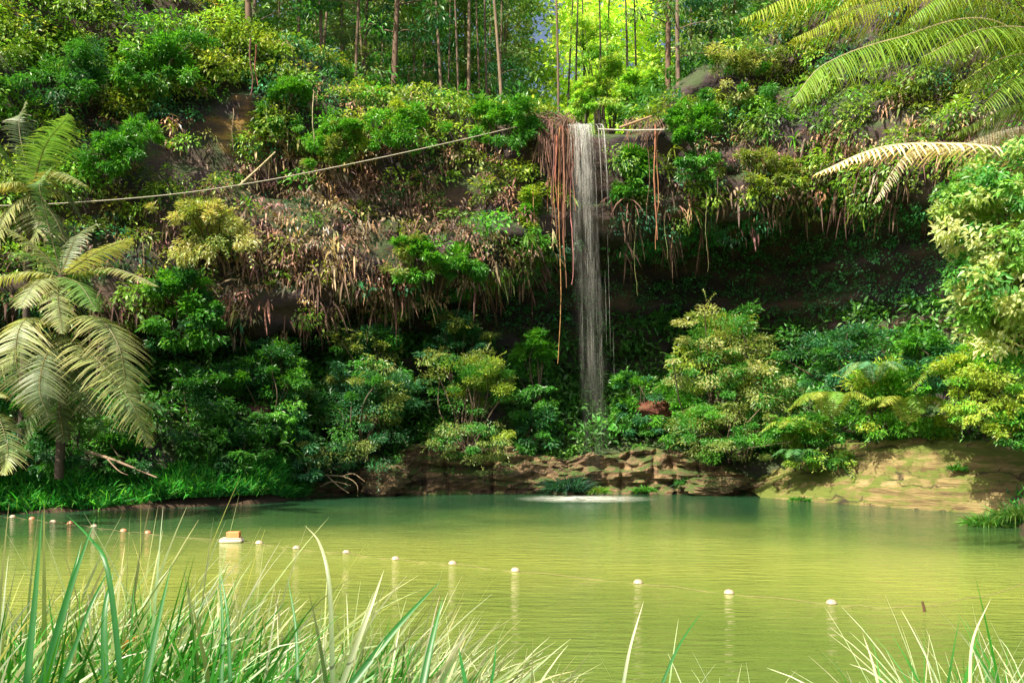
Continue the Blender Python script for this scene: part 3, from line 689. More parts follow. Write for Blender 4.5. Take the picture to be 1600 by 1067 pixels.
# ------------------------------------------------------------------ grass on the banks
def grass_patch(acc, pos, hgt, cols, n=1, w=.03, lean=(0, 0, 0), droop=.6):
    N = len(pos)
    d = nrm(np.array([0, 0, 1.])+R.normal(size=(N, 3))*np.array([.45, .45, .1])+np.array(lean))
    side = nrm(np.cross(d, rdir(N)))
    c = np.array(cols)[R.integers(len(cols), size=N)]
    strips(acc, pos, d, side, hgt*R.uniform(.6, 1.2, N), w*R.uniform(.6, 1.4, N), droop*R.uniform(.4, 1.3, N), jit(c, N, .5, .2), n=4, prof=[.9, 1, .8, .5, .08])
bg_ = Acc()
N = 22000
X = R.uniform(-18.6, -8.6, N); t = R.random(N)**.8*2.6
Yp = S_(X)+.15+t; hh = .2+1.25*sstep(0, 2, t)+.45*sstep(-14, -12.5, X)*(1-sstep(-9.6, -8.8, X))
k = R.random(N) < np.where((X > -14.3) & (X < -13.2), .35, 1)
grass_patch(bg_, np.stack([X, Yp, hh*.72-.14], 1)[k], 1.15, [[.03, .24, .03], [.06, .31, .04], [.1, .33, .05], [.02, .15, .03]], w=.055)
tag(bg_.build('bank_grass', M_BANK), 'lush green grass along the left waterline', 'grass', kind='stuff')
# soil under it
gx2 = np.linspace(-20, -8.2, 80); tt = np.linspace(-.4, 5, 30)
XX, TT = np.meshgrid(gx2, tt, indexing='ij')
ZZ = (.05+.9*sstep(0, 2, TT)+.6*sstep(2, 5, TT))*(1-.8*sstep(-9.3, -8.3, XX))-.5*(TT < -.1)+(fbm(np.stack([XX, TT, XX*0], -1)*1.2, 3)-.5)*.3
a = Acc(); gridmesh(a, np.stack([XX, S_(XX)+TT, ZZ], -1), (.06, .035, .02)); tag(a.build('shore', M_EARTH, smooth=True), kind='structure')
def tuft(x, y, d, wpx, hgt, cols, label, n=260, w=.05, group=None, name='grass_tuft', droop=.7):
    b_ = P(x, y, d); root = thing(name, b_, label, 'grass tuft', group)
    a = Acc(); W = wpx/FPX*d*.3
    pos = b_+np.stack([np.clip(R.normal(size=n), -1.6, 1.6)*W*.6, np.clip(R.normal(size=n), -1.6, 1.6)*W*.4, np.zeros(n)], 1)
    dirs = nrm((pos-b_)*1.2/max(W, .01)+np.array([0, 0, 1.4])+R.normal(size=(n, 3))*.3)
    side = nrm(np.cross(dirs, rdir(n)))
    c = np.array(cols)[R.integers(len(cols), size=n)]
    strips(a, pos, dirs, side, hgt*R.uniform(.6, 1.2, n), w*R.uniform(.6, 1.4, n), droop*R.uniform(.5, 1.4, n), jit(c, n, .3), n=5, prof=[.8, 1, .9, .7, .45, .06])
    a.build('blades', M_BANK, root)
    return root
tuft(888, 768, 41.6, 70, 1.25, [[.015, .06, .03], [.02, .09, .03], [.02, .05, .04]], 'dark blue green grass tuft at the waterline beside the splash', n=700, w=.045)
tuft(935, 770, 41.4, 34, .55, [BR, YG], 'small light green tuft between dark tuft and falling water', n=240)
tuft(1008, 768, 41.6, 40, .5, [BR, MG], 'low green tuft on the rock ledge right of the splash', n=240)
tuft(1075, 757, 41.8, 40, .5, [MG, DK], 'leafy green tuft higher on the ledge right of the splash', n=240)
tuft(1250, 782, 38.2, 40, .35, [MG, BR], 'small tuft at the waterline of the sandstone slab', n=160)
tuft(1545, 822, 28.8, 80, .75, [[.06, .22, .03], [.12, .26, .04]], 'bright grass clump hanging to the water at the right edge, left one of two', n=700, w=.035)
tuft(1592, 810, 28.6, 80, .8, [[.06, .2, .03], [.15, .26, .05]], 'bright grass clump cut by the right frame edge', n=700, w=.035)
tuft(1495, 735, 34.5, 26, .5, [MG, BR], 'little green plant growing from a crack on the slab', n=150)
# rock under the right clumps
def boulder(x, y, d, sx_, sy_, sz_, label, mat, seed):
    c = P(x, y, d)
    u = np.linspace(0, np.pi, 26); v_ = np.linspace(0, 2*np.pi, 41)
    U, Vv = np.meshgrid(u, v_, indexing='ij')
    n_ = np.stack([np.sin(U)*np.cos(Vv), np.sin(U)*np.sin(Vv), np.cos(U)], -1)
    r = .75+.9*(fbm(n_*1.8+seed, 5, seed)-.35)+.3*(fbm(n_*5+seed, 3, seed+1)-.5)
    a = Acc(); gridmesh(a, c+n_*r[..., None]*np.array([sx_, sy_, sz_]), (.2, .15, .1))
    return tag(a.build('boulder', mat, smooth=False), label, 'rock')
boulder(1590, 836, 28.9, 1.1, .9, .5, 'dark wet boulder under the bright grass clump at the right edge', M_LEDGE, 5)
boulder(600, 752, 41.4, 1.2, .8, .9, 'rounded brown boulder in the shade at the left end of the ledge', M_LEDGE, 8)
boulder(1120, 760, 41.6, 1.6, .8, .5, 'flat shaded boulder at the waterline left of the sandstone slab', M_LEDGE, 12)
boulder(100, 728, 36.2, 1.6, 1.0, .9, 'purplish bare earth boulder behind the left grass bank', M_CLIFF, 14)
# red earth scars
boulder(1022, 640, 44.7, 1.0, .5, .55, 'red earth outcrop right of the waterfall foot', rockmat('red_earth', [(.3, (.05, .015, .012)), (.5, (.16, .05, .03)), (.7, (.26, .1, .05))], moss=.3), 19)
boulder(400, 662, 39.2, .8, .5, .8, 'dark red earth bank under the left shrubs', rockmat('dark_red_earth', [(.3, (.03, .01, .01)), (.5, (.08, .025, .022)), (.7, (.12, .04, .03))], moss=.3), 23)

# ------------------------------------------------------------------ tree ferns
def frond(root, pts, npair_, plen, col, pw=.058, droop=.35, rcol=(.16, .14, .05), rr=.022, hang=0.0, col2=None, name='frond', jag=.2):
    if col2 is None: col2 = np.asarray(col)*np.array([1.15, .9, .75])
    npair = int(npair_*1.5)
    a = Acc(); c = bez(pts, npair+4)
    tube(a, c, np.linspace(rr, rr*.25, len(c)), np.array(rcol), 5)
    T = nrm(np.gradient(c, axis=0)); t = np.linspace(0, 1, len(c))
    sd = nrm(np.cross(T, np.array([0, 0, 1.])+.001*T))
    ks = np.arange(3, len(c))
    prof = np.clip(np.sin(np.pi*np.clip(t*.86+.12, 0, 1)), .05, 1)**.75
    for sgn in (-1, 1):
        b_ = c[ks]; m_ = len(ks)
        d = sd[ks]*sgn+T[ks]*.32+R.normal(size=(m_, 3))*.06+np.array([0, 0, -hang])
        side = nrm(T[ks]+R.normal(size=(m_, 3))*.15)
        strips(a, b_, d, side, plen*prof[ks]*R.uniform(1-jag, 1+jag*.8, m_), pw*R.uniform(.85, 1.15, m_), droop*R.uniform(.7, 1.3, m_), jit(col, m_, .2, .08),
               None if col2 is None else jit(col2, m_, .2), n=4, prof=[.5, 1, .85, .6, .1])
    return a.build(name, M_FERN, root)
FC = np.array([.26, .32, .13]); FG = np.array([.10, .22, .05]); FT = np.array([.12, .17, .08])
def trunk(root, pts, r0, r1, col):
    a = Acc(); c = bez(pts, 20); tube(a, c, np.linspace(r0, r1, 20)*(1+.12*R.normal(size=20)), np.array(col), 10)
    a.build('trunk', M_BARK, root, True)
def fr(root, lst, dd, **kw):
    for row in lst:
        pts = [P(x, y, dd+e) for (x, y, e) in row[0]]
        frond(root, pts, row[1], row[2], row[3], **{**kw, **(row[4] if len(row) > 4 else {})})
D1 = 30.5
t1 = thing('tree_fern', P(92, 740, D1), 'large tree fern with long pale drooping fronds at the left bank', 'tree fern')
trunk(t1, [P(92, 748, D1), P(98, 620, D1+.1), P(96, 500, D1), P(96, 430, D1)], .16, .11, (.06, .04, .03))
fr(t1, [
    ([(97, 430, 0), (150, 395, -.4), (205, 372, -.9)], 30, .75, FC),
    ([(97, 430, 0), (165, 418, -.5), (210, 430, -1.0), (246, 447, -1.3)], 34, .55, FC*.9),
    ([(97, 430, 0), (130, 425, .5), (175, 420, .9)], 26, .6, FG),
    ([(95, 432, 0), (40, 425, -.4), (-40, 445, -.8)], 30, .75, FC),
    ([(95, 432, 0), (90, 465, -1.2), (98, 520, -2.0)], 26, .6, FC*.9),
    ([(95, 430, 0), (50, 380, 0), (-20, 340, -.2)], 32, .7, FC*.8),
    ([(95, 428, 0), (75, 350, .2), (62, 290, .3), (80, 262, .5)], 32, .5, FG),
    ([(95, 428, 0), (120, 370, .6), (150, 350, 1.0)], 26, .6, FT),
    ([(98, 505, 0), (40, 500, -1.0), (25, 560, -1.6), (48, 645, -1.9)], 46, 1.25, FC),
    ([(98, 505, 0), (150, 495, -.8), (185, 540, -1.4), (198, 610, -1.7)], 44, 1.25, FC),
    ([(98, 520, 0), (150, 560, -1.2), (200, 620, -1.8), (234, 695, -2.0)], 52, 1.25, FC),
    ([(98, 515, 0), (70, 560, -1.5), (62, 610, -2.2), (75, 650, -2.4)], 38, .8, FT),
    ([(95, 515, 0), (30, 540, -.6), (-20, 600, -1.2), (-30, 660, -1.4)], 40, .9, FC),
    ([(98, 520, 0), (130, 600, -.5), (150, 650, -.8)], 30, .9, FT*.8),
    ([(98, 520, 0), (90, 610, -.6), (100, 690, -.9)], 34, .9, FT*.7),
    ([(98, 520, 0), (60, 600, -.7), (40, 690, -1.0)], 34, .9, FT*.8),
    ([(96, 432, 0), (60, 440, -.9), (30, 480, -1.6)], 30, .8, FC*.8),
    ([(96, 432, 0), (125, 445, -.8), (150, 485, -1.4)], 28, .7, FG),
    ([(96, 430, 0), (70, 400, .6), (20, 395, 1.0)], 28, .8, FG),
    ], D1)
t2 = thing('tree_fern', P(30, 700, 33.0), 'tall tree fern with upright green fronds behind at the upper left edge', 'tree fern')
trunk(t2, [P(30, 720, 33), P(40, 520, 33.1), P(50, 300, 33)], .14, .1, (.06, .04, .03))
fr(t2, [
    ([(50, 300, 0), (70, 230, -.4), (108, 180, -.8)], 38, 1.1, FG*1.2),
    ([(50, 300, 0), (10, 240, -.2), (-20, 200, -.4)], 34, 1.1, FG),
    ([(50, 300, 0), (20, 285, -.5), (-30, 300, -1)], 30, .7, FC),
    ([(50, 300, 0), (90, 270, -.6), (135, 290, -1.0)], 34, .8, FC*.85),
    ([(50, 300, 0), (60, 350, -.6), (30, 400, -1.0)], 34, .9, FC*.7),
    ([(50, 300, 0), (10, 330, -.6), (-15, 400, -1.0)], 34, .9, FC*.9),
    ([(50, 300, 0), (85, 340, -.3), (110, 400, -.5)], 30, .8, FT),
    ([(50, 300, 0), (100, 300, .2), (130, 345, .3)], 30, .6, FT),
    ([(50, 300, 0), (30, 200, .4), (40, 160, .6)], 30, .6, FT)], 33.0)
t3 = thing('tree_fern', P(-60, 800, 28), 'low fern at the left frame edge with a single pale drooping frond', 'tree fern')
trunk(t3, [P(-60, 800, 28), P(-62, 740, 28), P(-60, 660, 28)], .12, .09, (.06, .04, .03))
fr(t3, [([(-60, 660, 0), (-10, 645, -.4), (12, 700, -.8), (5, 740, -1)], 30, .7, FC),
        ([(-60, 660, 0), (-30, 610, -.4), (10, 620, -.8)], 26, .6, FC)], 28.0)
# fern at the right, crown outside the frame
D2 = 22.0
t4 = thing('tree_fern', P(1760, 980, D2), 'tree fern leaning in from the right edge with hanging green and dead white fronds', 'tree fern')
trunk(t4, [P(1760, 990, D2), P(1750, 600, D2), P(1735, 180, D2)], .16, .12, (.06, .04, .03))
LG = np.array([.13, .25, .02]); LY = np.array([.24, .33, .03]); WH = np.array([.7, .65, .52])
fr(t4, [
    ([(1735, 180, 0), (1560, 35, -1), (1400, 60, -1.6), (1290, 100, -2.0), (1240, 155, -2.2)], 80, 1.1, LG, dict(hang=.55, rcol=(.5, .45, .3), pw=.03)),
    ([(1735, 180, 0), (1540, -10, .2), (1380, 0, .2), (1240, 60, 0)], 80, 1.15, LY*.9, dict(hang=.45, pw=.03)),
    ([(1735, 180, 0), (1500, -80, -.5), (1330, -50, -1), (1160, 30, -1.4)], 80, 1.25, LY, dict(hang=.6, pw=.03)),
    ([(1735, 180, 0), (1640, 60, -1), (1540, 45, -1.6), (1440, 90, -2)], 60, 1.0, LG, dict(hang=.6, rcol=(.5, .45, .3), pw=.03)),
    ([(1735, 180, 0), (1640, 95, -.6), (1570, 90, -1), (1500, 130, -1.2)], 50, .9, LG*.7, dict(hang=.5, rcol=(.5, .45, .3), pw=.03)),
    ([(1735, 180, 0), (1650, 235, -1), (1500, 225, -1.6), (1380, 230, -2), (1275, 272, -2.3)], 40, .62, WH, dict(hang=.25, rcol=(.7, .65, .5), pw=.06, rr=.05)),
    ([(1500, 228, -1.6), (1420, 240, -1.8), (1365, 318, -2.0)], 34, .36, WH*.75, dict(hang=.3, rcol=(.6, .55, .4), pw=.03)),
    ([(1735, 180, 0), (1640, 150, .4), (1560, 175, .6), (1480, 215, .8)], 40, .7, LG*.6, dict(hang=.3, pw=.05)),
    ([(1735, 180, 0), (1560, -100, .6), (1420, -70, .4), (1300, 20, 0)], 70, 1.25, LY, dict(hang=.6, pw=.03)),
    ([(1735, 180, 0), (1620, -60, -.8), (1520, -40, -1.4), (1420, 30, -1.8)], 64, 1.1, LG*1.1, dict(hang=.6, pw=.03)),
    ([(1735, 180, 0), (1640, 190, .2), (1560, 205, .3), (1470, 240, .4)], 40, .6, WH*.6, dict(hang=.5, pw=.05)),
    ([(1735, 180, 0), (1650, 120, -1), (1590, 120, -1.5), (1530, 170, -1.8)], 40, 1.0, LG*.9, dict(hang=.5, pw=.03)),
    ([(1735, 180, 0), (1600, 20, .8), (1480, 10, 1), (1350, 70, 1.2)], 64, 1.15, LG*.8, dict(hang=.6, pw=.03)),
    ], D2)
# ferns on right bank slope
def ground_fern(x, y, d, L_, n_, cols, label, group='ferns on the right bank'):
    b_ = P(x, y, d); root = thing('ground_fern', b_, label, 'fern', group)
    for k in range(n_):
        an = k/n_*2*np.pi+R.uniform(-.25, .25); q = np.array([math.cos(an), math.sin(an)*.8, 0])
        frond(root, [b_, b_+q*L_*.45+np.array([0, 0, L_*.55]), b_+q*L_*.95+np.array([0, 0, L_*R.uniform(.15, .4)])], 24, L_*.24, np.array(cols[k % len(cols)]), pw=.04, rr=.012)
ground_fern(1365, 600, 36.8, 1.5, 9, [[.08, .25, .12], [.16, .3, .12]], 'bluish green fern on the slope left of the yellow shrub')
ground_fern(1490, 680, 37.5, 1.4, 9, [[.3, .34, .06], [.16, .28, .03]], 'yellowish fern leaning over the top of the slab')
ground_fern(1550, 675, 34.5, 1.5, 9, [[.28, .32, .06], [.35, .3, .1]], 'pale fern with arching tips right of the slab crack')
ground_fern(1600, 705, 33.0, 1.3, 8, [[.22, .3, .04]], 'fern cut by the right edge above the bright grass clump')
ground_fern(1245, 725, 38.5, 1.1, 8, [[.04, .16, .05], [.06, .2, .05]], 'dark fern at the left tip of the slab')
shrub(95, 670, 31.5, 110, 110, [DK, MG], 'dark bush hiding the trunk of the large tree fern', nclus=34, name='shrub', group='shrubs along the foot of the cliff')
shrub(25, 640, 33.5, 90, 140, [DK, MG, TL], 'dark bush at the left frame edge behind the fern fronds', nclus=40, name='shrub', group='shrubs along the foot of the cliff')
ground_fern(140, 690, 32.5, 1.4, 9, [[.07, .22, .03]], 'green fern in the shade under the large tree fern')
ground_fern(215, 660, 35.0, 1.3, 9, [[.04, .14, .04]], 'dark fern right of the long drooping fronds')
for x, y, d, L_, lb in [(1300, 655, 37.6, 1.9, 'large yellow green fern arching above the left half of the slab'), (1420, 665, 36.6, 2.0, 'large light green fern arching above the middle of the slab'),
                        (1500, 625, 34.6, 2.1, 'big sunlit fern below the pale leafy tree'), (1580, 640, 32.6, 1.9, 'big light green fern at the right edge over the slab'), (1240, 690, 39.2, 1.5, 'green fern leaning over the dark hollow left of the slab')]:
    ground_fern(x, y, d, L_, 11, [[.20, .32, .04], [.28, .36, .06], [.12, .28, .03]], lb)
# pale leafy tree at the right edge
def leafy_tree():
    b_ = P(1640, 850, 20.5); root = thing('leafy_tree', b_, 'pale sunlit leafy tree at the right edge beside the dark recess', 'tree')
    tr = Acc(); cr = Acc()
    top = P(1640, 260, 21.0)
    tp = bez([b_, P(1655, 560, 20.8), top], 16); tube(tr, tp, np.linspace(.2, .05, 16), np.array([.12, .09, .06]), 8)
    pal = np.array([[.22, .31, .09], [.13, .28, .05], [.33, .38, .17], [.05, .18, .03]])
    n_ = 260
    for k in range(n_):
        y = R.uniform(225, 560); left = np.interp(y, [225, 270, 300, 350, 420, 470, 520, 560], [1560, 1490, 1470, 1482, 1475, 1505, 1530, 1570])
        x = R.uniform(left, 1760); e = R.uniform(-1.6, 1.6)
        if x < left+40: e *= .4
        q = P(x, y, 20.5+e*.8)
        if k % 3 == 0:
            s = tp[int(np.clip((700-y)/500*15, 2, 15))]
            tube(tr, bez([s, (s+q)/2+np.array([0, 0, .25]), q], 7), np.linspace(.045, .01, 7), np.array([.12, .09, .06]), 5)
        m_ = int(R.uniform(60, 150)); cs = R.uniform(.2, .44)
        off = rdir(m_)*(R.uniform(.1, 1, (m_, 1))**.5)*cs*np.array([1.2, 1, .7])
        dd = nrm(off*1.2+np.array([-.3, -.2, -.25])+R.normal(size=(m_, 3))*.45)
        up = nrm(np.array([-.45, -.5, .8])+R.normal(size=(m_, 3))*.4)
        leaves(cr, q+off, dd, up, .17*R.uniform(.5, 1.4, m_), .075*R.uniform(.7, 1.3, m_), jit(pal[R.integers(4)], m_, .3, .12))
    tr.build('trunk', M_BARK, root, True); cr.build('crown', M_GLOSS, root)
leafy_tree()

# the low right bank it stands on
XX, YY = np.meshgrid(np.linspace(9, 30, 80), np.linspace(6, 36, 80), indexing='ij')
ed = 11.3+(YY-20)*.38+(fbm(np.stack([XX*0, YY*.4, XX*0], -1), 3, 4)-.5)*1.2
ZZ = -.7+1.8*sstep(-.8, 1.8, XX-ed)+(fbm(np.stack([XX, YY, XX*0], -1)*.8, 4, 6)-.5)*.4
a = Acc(); gridmesh(a, np.stack([XX, YY, ZZ], -1), (.06, .045, .02)); tag(a.build('shore', M_EARTH, smooth=True), kind='structure')

rg = Acc(); N = 9000
X = R.uniform(10, 22, N); Yp = R.uniform(10, 34, N); e_ = 11.3+(Yp-20)*.38; k = X > e_+.5
ii = np.clip(((X-9)/21*79).round().astype(int), 0, 79); jj = np.clip(((Yp-6)/30*79).round().astype(int), 0, 79)
grass_patch(rg, np.stack([X, Yp, ZZ[ii, jj]-.05], 1)[k], .6, [[.03, .2, .03], [.08, .28, .04], [.02, .13, .03]], w=.05)
tag(rg.build('waterside_grass', M_BANK), 'green grass on the low right bank under the leafy tree', 'grass', kind='stuff')

# ------------------------------------------------------------------ roots and vines at the lip
def hang(x, y0, y1, d, r, col, label, name='aerial_root', cat='root', group=None, wob=.09):
    n_ = 22; t = np.linspace(0, 1, n_)
    a0 = P(x, y0, d); L_ = (y1-y0)/FPX*d
    pts = a0+np.stack([wob*np.sin(t*R.uniform(3, 8)+R.uniform(0, 6))*t**.5+R.normal(size=n_)*.008, .05*np.sin(t*5+R.uniform(0, 6)), -L_*t], 1)
    a = Acc(); tube(a, pts, r*np.linspace(1, .45, n_)*(1+.15*R.normal(size=n_)), jit(col, 1, .2)[0], 5)
    for q in range(0):
        pass
    o = a.build(name, M_ROOT, smooth=True)
    # origin at the top of the root
    me = o.data; cc = np.empty(len(me.vertices)*3, np.float32); me.vertices.foreach_get('co', cc)
    me.vertices.foreach_set('co', (cc.reshape(-1, 3)-a0).astype(np.float32).ravel()); o.location = [float(k) for k in a0]
    return tag(o, label, cat, group)
RC = [.25, .10, .06]; RC2 = [.15, .07, .05]; RO = [.40, .19, .08]
dl = 44.0
G1 = 'aerial roots left of the waterfall'
hang(874, 200, 568, dl, .032, RO, 'longest orange aerial root left of the waterfall, nearly reaching the bushes', group=G1)
hang(882, 205, 450, dl-.05, .03, RC, 'second longest red root, just right of the longest one', group=G1)
hang(893, 215, 445, dl+.1, .035, [.36, .16, .14], 'pinkish root closest to the falling water', group=G1)
for x, y1, r in [(858, 330, .04), (861, 350, .03), (864, 320, .05), (867, 380, .035), (870, 330, .045), (877, 400, .04), (880, 340, .05), (886, 370, .045), (889, 330, .05), (896, 330, .03)]:
    hang(x, 195+R.uniform(0, 20), y1, dl+R.uniform(-.2, .3), r, RC if R.random() < .6 else RC2, 'shorter red brown root in the dense bundle left of the waterfall', group=G1)
G2 = 'aerial roots right of the waterfall'
hang(1024, 195, 375, dl+.2, .055, RC, 'thick red root hanging right of the waterfall lip', group=G2)
hang(1027, 205, 390, dl+.25, .03, RO, 'thin orange root beside the thick red root', group=G2)
hang(1013, 205, 350, dl+.3, .02, RC2, 'thin brown root left of the thick red root', group=G2)
G3 = 'thin vines hanging in front of the recess'
VG = [.2, .22, .08]
hang(833, 300, 410, dl-.3, .022, [.35, .24, .08], 'short tan vine left of the red roots', 'vine', 'vine', G3)
hang(993, 330, 462, dl+.9, .016, VG, 'pale thin vine between waterfall and thick red root', 'vine', 'vine', G3)
hang(1040, 330, 405, dl+.6, .018, VG, 'short greenish vine right of the thick red root', 'vine', 'vine', G3)
hang(1104, 300, 425, dl-.1, .016, VG, 'long thin vine before the dark recess', 'vine', 'vine', G3)
hang(490, 140, 232, 42.0, .03, [.3, .24, .14], 'pale bare vine stem hanging above the middle of the cable', 'vine', 'vine', G3)
hang(365, 170, 235, 41.2, .02, [.3, .24, .14], 'thin pale vine on the orange rock patch', 'vine', 'vine', G3)
hang(392, 60, 150, 42.0, .05, RC2, 'brown root below the thick twin trunk above the orange rock', group=G3)
hang(400, 70, 135, 42.2, .035, RC, 'reddish root right of the brown root above the orange rock', group=G3)
# root mat draped over the lip
a = Acc()
for k in range(120):
    x0 = R.uniform(842, 900); y0 = R.uniform(178, 198)
    pts = bez([P(x0+R.uniform(-35, 15), y0+R.uniform(-6, 2), dl+1.2), P(x0, y0+R.uniform(2, 8), dl+.25), P(x0+R.uniform(-8, 8), y0+R.uniform(12, 30), dl+R.uniform(-.05, .15)), P(x0+R.uniform(-12, 12), y0+R.uniform(30, 95), dl+R.uniform(-.1, .2))], 12)
    tube(a, pts, R.uniform(.006, .022), jit([.16, .085, .06], 1, .4)[0], 4)
tag(a.build('root_mat', M_ROOT, smooth=True), 'dense tangle of brown roots over the rim left of the waterfall lip', 'roots')
a = Acc()
for k in range(40):
    x0 = R.uniform(975, 1032)
    pts = bez([P(x0+R.uniform(-15, 15), 186+R.uniform(-5, 6), dl+1.0), P(x0+R.uniform(-6, 6), 198+R.uniform(-4, 4), dl+.3), P(x0+R.uniform(-14, 14), 206+R.uniform(0, 30), dl+.2)], 8)
    tube(a, pts, R.uniform(.006, .02), jit([.2, .12, .08], 1, .4)[0], 4)
tag(a.build('root_mat', M_ROOT, smooth=True), 'thin tangle of brown roots over the rim right of the waterfall lip', 'roots')
# leaning log and pole on the lip
a = Acc(); tube(a, bez([P(935, 202, dl), P(985, 204, dl-.05), P(1038, 203, dl)], 12), .035, (.55, .5, .42), 6)
tag(a.build('pole', M_BARK, smooth=True), 'pale thin pole lying level across the waterfall lip', 'pole')
a = Acc(); tube(a, bez([P(968, 200, dl+.2), P(990, 192, dl+.2), P(1018, 182, dl+.5)], 10), np.linspace(.07, .05, 10), (.36, .22, .13), 7)
tag(a.build('log', M_BARK, smooth=True), 'short brown log slanting on the lip right of the water', 'log')
# cable
a = Acc(); ca = bez([P(-70, 322, 33.5), P(60, 320, 34.5), P(250, 306, 36.5), P(400, 285, 38.5), P(560, 254, 40.6), P(720, 219, 42.8), P(850, 188, 45.2)], 60)
tube(a, ca, .024, (.45, .40, .31), 6)
tag(a.build('cable', M_ROPE, smooth=True), 'pale cable stretched across the left cliff face to the rim', 'cable')
a = Acc(); tube(a, bez([P(372, 292, 38.4), P(405, 262, 39.6), P(430, 238, 40.4)], 10), np.linspace(.045, .03, 10), (.45, .36, .2), 6)
tag(a.build('branch', M_BARK, smooth=True), 'dead straight branch leaning above the cable on the left cliff', 'branch')
# fallen branches
a = Acc(); tube(a, bez([P(112, 700, 35), P(170, 716, 34.8), P(245, 746, 34.6)], 14), np.linspace(.09, .03, 14), (.28, .19, .13), 7)
tube(a, bez([P(165, 714, 34.8), P(185, 735, 34.4), P(200, 742, 34.2)], 8), np.linspace(.03, .015, 8), (.28, .19, .13), 5)
tag(a.build('fallen_branch', M_BARK, smooth=True), 'fallen bare branch slanting down behind the left grass bank', 'branch')
a = Acc()
for pp in [[(497, 742), (535, 744), (557, 756), (559, 776)], [(512, 744), (530, 760), (545, 770)], [(535, 744), (552, 740), (570, 752)], [(500, 760), (520, 752), (548, 758)]]:
    tube(a, bez([P(x, y, 39.6) for x, y in pp], 12), np.linspace(.03, .012, 12), (.34, .24, .15), 5)
tag(a.build('dead_branch', M_BARK, smooth=True), 'dead twiggy branch reaching into the water near the brown rock', 'branch')

# ------------------------------------------------------------------ waterfall
m, nt, out = newmat('falling_water'); L = nt.links
tc = N_(nt, 'ShaderNodeTexCoord'); mp = N_(nt, 'ShaderNodeMapping'); mp.inputs['Scale'].default_value = (11, 11, .7)
no = N_(nt, 'ShaderNodeTexNoise', Scale=1.6, Detail=3.0); L.new(tc.outputs['Object'], mp.inputs[0]); L.new(mp.outputs[0], no.inputs['Vector'])
mr = N_(nt, 'ShaderNodeMapRange'); mr.inputs['From Min'].default_value = .35; mr.inputs['From Max'].default_value = .68; mr.inputs['To Min'].default_value = .04; mr.inputs['To Max'].default_value = .75
L.new(no.outputs['Fac'], mr.inputs['Value'])
at = N_(nt, 'ShaderNodeAttribute', attribute_name='tint'); sp = N_(nt, 'ShaderNodeSeparateColor'); L.new(at.outputs['Color'], sp.inputs[0])
mm = N_(nt, 'ShaderNodeMath', operation='MULTIPLY', use_clamp=True); L.new(sp.outputs[0], mm.inputs[0]); L.new(mr.outputs[0], mm.inputs[1])
b = N_(nt, 'ShaderNodeBsdfPrincipled'); b.inputs['Base Color'].default_value = (.72, .70, .66, 1); b.inputs['Roughness'].default_value = .3
tl = N_(nt, 'ShaderNodeBsdfTranslucent'); tl.inputs[0].default_value = (.8, .82, .85, 1)
m1 = N_(nt, 'ShaderNodeMixShader'); m1.inputs[0].default_value = .4; L.new(b.outputs[0], m1.inputs[1]); L.new(tl.outputs[0], m1.inputs[2])
tp = N_(nt, 'ShaderNodeBsdfTransparent'); m2 = N_(nt, 'ShaderNodeMixShader')
L.new(mm.outputs[0], m2.inputs[0]); L.new(tp.outputs[0], m2.inputs[1]); L.new(m1.outputs[0], m2.inputs[2]); L.new(m2.outputs[0], out.inputs[0])
M_FALL = m
wf = thing('waterfall', P(930, 775, 42.6), 'thin white waterfall dropping from the forest lip into the green pool', 'waterfall')
a = Acc(); lipz = P(920, 193, 44)[2]
xs0, xs1 = P(889, 0, 44)[0], P(942, 0, 44)[0]
def fall_path(u, st, en, v0, m=22):
    dz = np.linspace(st, en, m); tt_ = np.sqrt(2*np.maximum(dz, 0)/9.8)
    x = xs0+(xs1-xs0)*u+(u-.45)*.12*tt_+.16*tt_
    return np.stack([x, 43.75-(v0+.55)*tt_*.95+np.clip(.3-dz, 0, .3)*1.2, lipz-dz], 1), dz
for k in range(52):      # broken veils of falling water, thinning as they drop
    u = np.clip(R.normal(.42, .19), 0, 1); st = 0 if R.random() < .45 else R.uniform(0, 12); en = min(st+R.uniform(4, 13), lipz-.05)
    pts, dz = fall_path(u, st, en, R.uniform(.3, .8))
    wd = R.uniform(.08, .3)*np.linspace(.6, 1.3, len(pts)); an = R.normal()*.5
    off = np.array([math.cos(an), math.sin(an), 0])
    fade = np.clip(vnoise(np.stack([dz*.9+k*7.3, dz*0, dz*0], 1), 5)*2.2-.45, 0, 1.2)*np.sin(np.pi*np.linspace(.08 if st > 0 else .5, 1, len(pts)))*(.07+.52*np.exp(-dz/4.0))
    Q = np.stack([pts-off*wd[:, None], pts+np.array([0, -.3, 0])*wd[:, None], pts+off*wd[:, None]], 1)
    gridmesh(a, Q, np.repeat(np.repeat(fade[:, None], 3, 1)[:, :, None], 3, 2)*np.array([0, 1, 0])[None, :, None])
for k in range(75):     # single threads and strings of drops
    u = np.clip(R.normal(.38, .14) if R.random() < .5 else R.uniform(0, 1), 0, 1)
    st = 0 if R.random() < .6 else R.uniform(.3, 10); en = min(st+R.uniform(.8, 6), lipz-.05)
    pts, dz = fall_path(u, st, en, R.uniform(.3, .85)); pts += R.normal(size=pts.shape)*.006
    fade = np.sin(np.pi*np.linspace(.5 if st == 0 else .05, 1, len(pts)))*np.exp(-dz/7)*1.3
    tube(a, pts, R.uniform(.004, .014)*np.linspace(1, .6, len(pts)), np.repeat(fade[:, None], 3, 1), 4)
